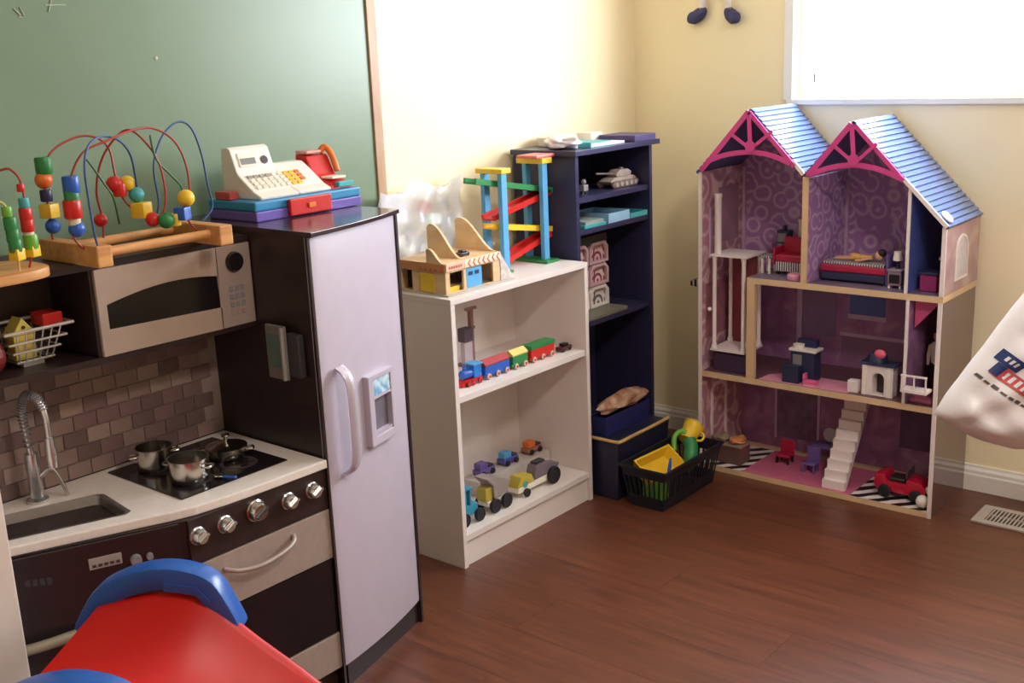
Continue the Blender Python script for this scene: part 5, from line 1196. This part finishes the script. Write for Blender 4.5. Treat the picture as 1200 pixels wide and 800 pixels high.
fa = [(1.0-.0, z+.001)]+[(1.018-.018*math.cos(PI*i/10), z+.052+.018*math.sin(PI*i/10)) for i in range(11)]+[(1.036, z+.001)]
obj('surround', prism(NB(), fpp, 'y', 1.012, 1.05, holes=[fa]), WEDGE, fp); bx(fp, 'hearth_back', .970, 1.060, 1.0505, 1.056, z, z+.090, DGREY, 0); bx(fp, 'mantel', .960, 1.070, 1.006, 1.060, z+.0922, z+.099, DBL)
for x in (.976, 1.050): bx(fp, 'pilaster', x-.005, x+.007, 1.0085, 1.0118, z, z+.091, WP, 0)
hat = thing('toy_hat', 'dark toy hat with a pink bow sitting on the toy fireplace', 'toy hat', (1.015, 1.033, z+.0992))
obj('hat_crown', lathe(NB(), [(0, 0), (.030, 0), (.028, .018), (.018, .030), (0, .032)], 18, T(1.005, 1.034, z+.0994)), DBL, hat, smooth=50)
obj('hat_bow', ball(NB(), (1.020, 1.014, z+.128), (.018, .009, .014)), mat('salmon_pink', (230, 104, 128), .45), hat, smooth=60)
wb2 = tag(obj('white_toy_box', B(.925, .958, 1.008, 1.035, z, z+.036, .002), WEDGE), 'small white toy box left of the toy fireplace', 'toy box')
fg = thing('toy_groom', 'small toy doll in white shirt and dark trousers in the right middle compartment', 'doll', (1.145, 1.12, z))
for s in (-1, 1): obj('leg', tube(NB(), [(1.148+s*.008, 1.12, z+.095), (1.148+s*.009, 1.12, z+.05), (1.148+s*.009, 1.12, z+.004)], [.009, .008, .006], 10), BLACK, fg, smooth=60); obj('arm', tube(NB(), [(1.148+s*.018, 1.12, z+.148), (1.148+s*.023, 1.118, z+.115), (1.148+s*.022, 1.114, z+.088)], [.0065, .006, .0045], 8), WP, fg, smooth=60)
obj('shirt', lathe(NB(), [(0, 0), (.015, 0), (.016, .02), (.021, .055), (.012, .066), (0, .068)], 16, T(1.148, 1.12, z+.092) @ Matrix.Diagonal((1, .65, 1, 1))), WP, fg, smooth=60)
obj('head', ball(NB(), (1.148, 1.12, z+.178), (.013, .013, .017)), SKIN, fg, smooth=60); obj('hair', ball(NB(), (1.148, 1.123, z+.185), (.0145, .014, .014)), BLACK, fg, smooth=60)
rk = tag(obj('rose_toy_rug', B(1.115, 1.180, 1.005, 1.075, z, z+.012, .004), mat('rose_toy', (170, 84, 110), .5)), 'rose padded toy mat in the right middle compartment', 'toy mat')
pnd = tag(obj('pink_pennant', prism(NB(), [(1.1145, .636), (1.185, .636), (1.1145, .555)], 'y', 1.02, 1.024), mat('rose_pennant', (206, 84, 130), .5)), 'rose pink pennant hanging in the right middle compartment', 'pennant')
ek = tag(obj('dark_toy_chest', B(.470, .585, 1.01, 1.09, z, z+.060, .003), mat('aubergine_toy', (70, 48, 76), .45)), 'dark aubergine toy chest under the dollhouse elevator', 'toy chest')
# ground floor
z = .0189
tb2 = thing('toy_chest', 'brown toy chest heaped with brown and orange cloth at the bottom left', 'toy chest', (.51, 1.05, z))
bx(tb2, 'chest_body', .452, .565, 1.02, 1.085, z, z+.060, mat('brown_toy', (110, 78, 74), .5)); bx(tb2, 'chest_top', .448, .569, 1.016, 1.089, z+.0602, z+.067, mat('taupe_toy', (156, 134, 124), .5))
lump((.480, 1.052, z+.078), (.028, .030, .0115), 21, mat('taupe_cloth', (150, 130, 112), .7, var=.2), 'taupe_toy_cloth', 'taupe cloth heap on the left of the brown toy chest', 'cloth')
lump((.540, 1.052, z+.078), (.026, .030, .0115), 22, mat('orange_cloth', (206, 134, 84), .7, var=.25), 'orange_toy_cloth', 'orange cloth heap on the right of the brown toy chest', 'cloth')
cA = thing('pink_toy_chair', 'crimson pink toy chair on the pink ground floor of the dollhouse', 'toy furniture', (.665, 1.13, z))
bx(cA, 'seat', .642, .692, 1.11, 1.15, z+.022, z+.032, DRD, .003); bx(cA, 'backrest', .642, .692, 1.1505, 1.157, z+.022, z+.072, DRD, .003)
for x in (.648, .686):
    for y in (1.116, 1.15): bx(cA, 'leg', x-.003, x+.003, y-.003, y+.003, z, z+.0218, BLACK, 0)
vn = thing('toy_dressing_table', 'violet toy dressing table with a round mirror behind the stairs', 'toy furniture', (.78, 1.19, z))
bx(vn, 'table_top', .745, .83, 1.16, 1.22, z+.060, z+.068, PURPLE)
for x in (.75, .825):
    for y in (1.165, 1.215): bx(vn, 'leg', x-.004, x+.004, y-.004, y+.004, z, z+.0598, PURPLE, 0)
obj('mirror', lathe(NB(), [(0, 0), (.024, 0), (.024, .004), (0, .004)], 20, T(.788, 1.215, z+.094) @ RX(PI/2)), MATS['grey_window_print'], vn)
pc = thing('violet_toy_chair', 'violet toy chair between the pink chair and the stairs', 'toy furniture', (.775, 1.10, z))
bx(pc, 'seat', .752, .796, 1.08, 1.118, z+.026, z+.033, PURPLE, .002); bx(pc, 'backrest', .752, .796, 1.1185, 1.124, z+.026, z+.078, PURPLE, .002)
for x in (.757, .791):
    for y in (1.085, 1.115): bx(pc, 'leg', x-.003, x+.003, y-.003, y+.003, z, z+.0258, PURPLE, 0)
cc = thing('toy_convertible', 'crimson open toy car with a white headlight on the zebra floor', 'toy car', (1.11, 1.06, z))
CRM = mat('car_crimson', (190, 26, 58), .25, var=.03, coat=.5)
obj('car_body', prism(NB(), [(1.020, z+.018), (1.165, z+.018), (1.170, z+.045), (1.150, z+.062), (1.110, z+.068), (1.105, z+.050), (1.050, z+.050), (1.044, z+.072), (1.014, z+.070), (1.008, z+.040)], 'y', 1.03, 1.10, bev=.005), CRM, cc, smooth=40)
bx(cc, 'car_seat', 1.052, 1.103, 1.038, 1.092, z+.0505, z+.062, ESP, .003); bx(cc, 'windscreen', 1.106, 1.110, 1.036, 1.094, z+.0685, z+.092, mat('smoky_screen', (96, 84, 96), .2), 0)
for x in (1.045, 1.140):
    for y in (1.0265, 1.1035): obj('wheel', lathe(NB(), [(0, -.0035), (.018, -.0035), (.020, -.002), (.020, .002), (.018, .0035), (0, .0035)], 16, T(x, y, z+.0202) @ RX(PI/2)), TY, cc, smooth=40)
obj('headlight', ball(NB(), (1.1725, 1.042, z+.044), (.010, .012, .012)), WP, cc, smooth=60)
pom = tag(obj('white_toy_ball', ball(NB(), (1.168, 1.008, z+.0196), .0195, 16, 12), WP, smooth=60), 'white fluffy toy ball at the front right corner of the dollhouse', 'toy ball')


# ================================================================ white cabinet at the left edge
wc = thing('white_cabinet', 'plain white cabinet beside the left end of the play kitchen', 'cabinet', (.45, -1.66, 0))
CBW = mat('warm_white_laminate', (232, 222, 214), .45, var=.03)
obj('carcass', B(.25, .688, -1.90, -1.4240, .0, .90, .0015), CBW, wc)
obj('door', B(.6885, .703, -1.655, -1.4240, .04, .897, .002), CBW, wc); obj('door', B(.6885, .703, -1.899, -1.658, .04, .897, .002), CBW, wc)
obj('handle', tube(NB(), smooth_path([(.703, -1.642, .52), (.722, -1.642, .525), (.722, -1.642, .60), (.703, -1.642, .605)], 4), .004, 8), MGREY, wc, smooth=60)

# ================================================================ toddler slide in the foreground
th_ = math.radians(35); sd = Vector((math.cos(th_), math.sin(th_), 0)); sw = Vector((math.sin(th_), -math.cos(th_), 0))
sO = Vector((.85, -1.284, 0)); MSL = Matrix(((sd.x, sw.x, 0, sO.x), (sd.y, sw.y, 0, sO.y), (0, 0, 1, 0), (0, 0, 0, 1)))    # (along, across, up)
sl = thing('toddler_slide', 'red plastic toddler slide with rounded blue handrails in front of the kitchen', 'slide', tuple(sO+sw*.15), th_)
SRED = mat('slide_red', (190, 16, 6), .42, var=.03, spec=.35); SBLU = mat('slide_blue', (38, 92, 176), .3, var=.04)
arcp = smooth_path([Vector(p) for p in [(-.138, 0, .556), (-.100, 0, .615), (-.055, 0, .642), (0, 0, .655), (.050, 0, .650), (.085, 0, .632), (.108, 0, .590), (.122, 0, .555)]], 4)
WID = .29
def rail(s0, s1, name):
    bm = NB(); outer = [(p.x, p.z) for p in arcp]
    inner = []
    for i, p in enumerate(arcp):
        a, b = arcp[max(i-1, 0)], arcp[min(i+1, len(arcp)-1)]; t_ = (b-a).normalized(); inner.append((p.x+t_.z*.036, p.z-t_.x*.036))
    prism(bm, outer+list(reversed(inner)), 'y', s0, s1, bev=.007); bm.transform(MSL)
    return obj(name, bm, SBLU, sl, smooth=40)
for s0 in (-.030, WID-.010):
    r = rail(s0, s0+.040, 'handrail')
    slot = NB(); prism(slot, [(.012, .633), (.062, .626), (.080, .604), (.076, .598), (.058, .614), (.012, .621)], 'y', s0+.0402, s0+.0425); slot.transform(MSL)
    obj('handle_slot', slot, SBLU, r)
    sp_ = NB(); prism(sp_, [(-.148, .0), (-.110, .0), (.0, .18), (.165, .18), (.235, .0), (.275, .0), (.17, .44), (.105, .545), (.07, .585), (.0, .605), (-.07, .585), (-.108, .54), (-.120, .48)], 'y', s0+.008, s0+.026, bev=.004); sp_.transform(MSL)
    obj('side_panel', sp_, SRED, sl)
# one moulded trough: deep platform between the handrails, then the chute down to the floor; lip = its rim line, dep = depth
TR = [(-.090, .592, .026), (-.05, .602, .044), (0, .610, .064), (.05, .604, .080), (.095, .578, .088), (.15, .530, .086), (.22, .470, .082), (.34, .352, .078), (.50, .210, .075), (.62, .128, .068), (.70, .092, .052), (.76, .080, .040)]
cl_ = smooth_path([Vector(p) for p in TR], 4)
def chute(u, v):
    p = cl_[round(u*(len(cl_)-1))]; s = v*1.10-.05; lip = 0
    if s < 0: s_, h = s*.30, -.30*s*s/.0025*.012
    elif s > 1: s_, h = 1+(s-1)*.30, -.30*(s-1)**2/.0025*.012
    else: s_, h = s, 0
    q = abs(2*min(1, max(0, s))-1); prof = q**1.9
    return MSL @ Vector((p.x-.022*(1-prof)*max(0, 1-u*5), .004+(WID-.008+.018)*s_, p.y-p.z*(1-prof)+h))
obj('chute', sheet(NB(), chute, len(cl_)-1, 44, .005), SRED, sl, smooth=50)
for i in range(3):
    stp = NB(); box(stp, -.17, -.125, .012, WID-.012, .11+.15*i, .135+.15*i, .005); stp.transform(MSL); obj('ladder_step', stp, SBLU, sl)

# ================================================================ plastic shopping bag hung on a stand at the right
BP = Vector((1.4240, 0.3000, 0.5525)); 
vr = Vector((math.cos(-.7013), -math.sin(-.7013), 0)); vu = Vector((0, 0, 1)); vf = Vector((math.sin(-.7013), math.cos(-.7013), 0))
ang = -.61
br_ = vr*math.cos(ang)+vu*math.sin(ang); bu_ = -vr*math.sin(ang)+vu*math.cos(ang)
SBG = mat('white_bag_film', (240, 236, 242), .38, var=.02, bump=.35, bscale=26, sub=0)
sb_ = thing('shopping_bag', 'full white plastic shopping bag with a blue and red logo at the right edge', 'bag', tuple(BP+br_*.18+bu_*.02-vf*.0))
BW_, BH_ = .36, .46
def bagp(u, v, side):
    w = max(0, .5-.5*abs(2*u-1)**2.6); hgt = max(0, math.sin(PI*min(1, .08+.92*v)))**.45 if v > .55 else max(0, min(1, (v/.10)))**.5
    top = max(0, (v-.72)/.28)
    pinch = 1-.55*top
    x = ((u-.5)*pinch+.5)*BW_; y = v*BH_ - .028*math.sin(PI*u)*(1-v)**2*1.0 - .020*(1-abs(2*u-1))*(1-v)
    y += -.018*math.sin(PI*min(1, u*1.1))*(1-v)
    y += .50*min(x, .24)*max(0, 1-v*1.6)**1.0
    d = .085*(2*w)**.5*hgt*(1-.7*top)
    cr1 = .006*math.sin(14*u+9*v+1.3*math.sin(5*v))+.005*math.sin(27*u-21*v+2*math.sin(6*u))+.004*math.sin(44*v+13*u+1.5*math.sin(9*v))
    d = d+cr1*min(1, 8*min(u, 1-u, v+.02))
    return BP+br_*x+bu_*y-vf*(side*d)
bm = NB(); nu_, nv_ = 44, 44
sheet(bm, lambda u, v: bagp(u, v, 1), nu_, nv_); sheet(bm, lambda u, v: bagp(u, v, -.8), nu_, nv_)
bmesh.ops.remove_doubles(bm, verts=bm.verts[:], dist=.0006)
bd_ = obj('bag_body', bm, SBG, sb_, smooth=70)
hook = BP+br_*.30+bu_*.62
for x in (.13, .23):
    obj('bag_handle', tube(NB(), smooth_path([bagp(x/BW_, .985, .2), BP+br_*(x+.02)+bu_*.54-vf*.02, hook+vu*.004-vf*.0, BP+br_*(x+.05)+bu_*.54+vf*.012, bagp(x/BW_+.06, .985, -.2)], 6), .006, 8), SBG, sb_, smooth=60)
LBLU = mat('logo_blue', (44, 62, 118), .45); LRED = mat('logo_red', (204, 84, 92), .45); LINK = mat('faded_black_ink', (92, 84, 84), .5)
def on_bag(x, y):                       # decal point following the bag's front
    v = y/BH_+.03; p = bagp(min(.99, x/BW_), v, 1); return p-vf*.0016
def decal(x0, x1, y0, y1, m, name, n=6, lift=0.0, slant=0.0):
    f = lambda u, v: on_bag(x0+(x1-x0)*u+slant*v, y0+(y1-y0)*v)-vf*lift
    return obj(name, sheet(NB(), f, n, 3), m, bd_)
lx_, ly_ = .150, .205
decal(.014, .060, .160, .188, LBLU, 'logo_blue_band', lift=.0004, slant=.004)
for i in range(3): decal(.028+.009*i, .033+.009*i, .168, .180, SBG, 'logo_letter', 2, .0010, .002)
decal(.020, .154, .128, .158, LRED, 'logo_red_band', 14, .0004, .006)
decal(.018, .038, .130, .159, LBLU, 'logo_blue_corner', 3, .0007, .006)
for i in range(9): decal(.046+.0115*i, .052+.0115*i, .134, .152, SBG, 'logo_letter', 2, .0010, .004)
for i in range(9):
    h_ = (.007, .005, .008, .005, .006, .008, .005, .006, .007)[i]
    decal(.006+.0165*i, .018+.0165*i, .106, .106+h_, LINK, 'slogan_mark', 2, .0005, .002)
# stand that carries the bag, just outside the picture
cs = thing('coat_stand', 'dark coat stand outside the right edge carrying the shopping bag', 'coat stand', (hook.x+.42, hook.y+.20, 0))
SP = Vector((hook.x+.42, hook.y+.20, 0))
obj('pole', lathe(NB(), [(0, .02), (.014, .02), (.014, 1.25), (.02, 1.26), (.0, 1.29)], 16, T(SP.x, SP.y, 0)), ESP, cs, smooth=40)
obj('base', lathe(NB(), [(0, 0), (.14, 0), (.14, .010), (.03, .0195), (0, .0195)], 28, T(SP.x, SP.y, 0)), ESP, cs, smooth=40)
obj('hook_arm', tube(NB(), smooth_path([SP+Vector((-.012, -.008, hook.z-.02)), (SP+hook)/2+Vector((0, 0, hook.z/2-.012)), hook+Vector((0, 0, -.006)), hook+Vector((-.03, -.018, .010))], 5), .007, 10), ESP, cs, smooth=60)

# ================================================================ cloth doll hanging on the right wall (only its legs are in view)
hd = thing('hanging_doll', 'cloth doll with white stockings and dark blue shoes hanging on the yellow right wall', 'doll', (.31, 1.265, 1.42))
SHOE = mat('dusk_blue_felt', (62, 62, 104), .7, var=.08); STK = mat('white_stocking', (236, 230, 232), .7); STR = mat('blue_stripe_cloth', (70, 72, 130), .7)
dy = 1.262
def dcy(p): return (p[0], dy, p[2])
for (ax, toe, heel, top) in ((((0.2759, 1.2620, 1.5069)), ((0.2404, 1.2620, 1.4494)), ((0.2791, 1.2620, 1.4717)), (.275, dy, 1.66)), (((0.3672, 1.2620, 1.5014)), ((0.4016, 1.2620, 1.4413)), ((0.3767, 1.2620, 1.4664)), (.345, dy, 1.66))):
    obj('shoe', tube(NB(), smooth_path([Vector(heel)+Vector((0, 0, .006)), Vector(heel), (Vector(heel)+Vector(toe))/2+Vector((0, 0, -.004)), Vector(toe), Vector(toe)+(Vector(toe)-Vector(heel))*.42], 5), [.012]*3+[.014, .0155, .017, .0185, .0195]+[.021]*4+[.0215]*3+[.020, .018, .015, .011, .007, .002], 14), SHOE, hd, smooth=60)
    a = Vector(heel)+Vector((0, 0, .006)); b = Vector(top)
    obj('leg', tube(NB(), [a, a.lerp(b, .5), b], [.0105, .0125, .015], 12), STK, hd, smooth=60)
    for i in range(3):
        c = a.lerp(b, .10+.16*i); obj('stripe', tube(NB(), [c, a.lerp(b, .135+.16*i)], .0135, 12), STR, hd, smooth=60) if i else obj('ankle_strap', tube(NB(), [a.lerp(b, .005), a.lerp(b, .020)], .0118, 12), SHOE, hd, smooth=60)
obj('dress', lathe(NB(), [(0, 0), (.085, 0), (.088, .004), (.045, .15), (.03, .22), (0, .225)], 22, T(.31, dy-.012, 1.60) @ Matrix.Diagonal((1, .32, 1, 1))), mat('red_cloth', (176, 44, 52), .7), hd, smooth=60)
obj('head', ball(NB(), (.31, dy-.012, 1.885), (.062, .026, .068), 18, 12), mat('cloth_skin', (232, 190, 160), .7), hd, smooth=60)
for s in (-1, 1):
    obj('arm', tube(NB(), [(.31+s*.03, dy-.008, 1.80), (.31+s*.09, dy-.006, 1.74), (.31+s*.13, dy-.006, 1.67)], [.016, .014, .012], 10), MATS['red_cloth'], hd, smooth=60)
    obj('eye', ball(NB(), (.31+s*.022, dy-.0375, 1.895), (.006, .003, .008)), BLACK, hd)
obj('hair', ball(NB(), (.31, dy-.006, 1.912), (.068, .0255, .058), 18, 12), mat('yarn_hair', (150, 92, 52), .8), hd, smooth=60)
obj('hanging_loop', tube(NB(), smooth_path([(.30, 1.275, 1.955), (.31, 1.275, 2.0), (.32, 1.275, 1.955)], 5), .002, 6), STR, hd)
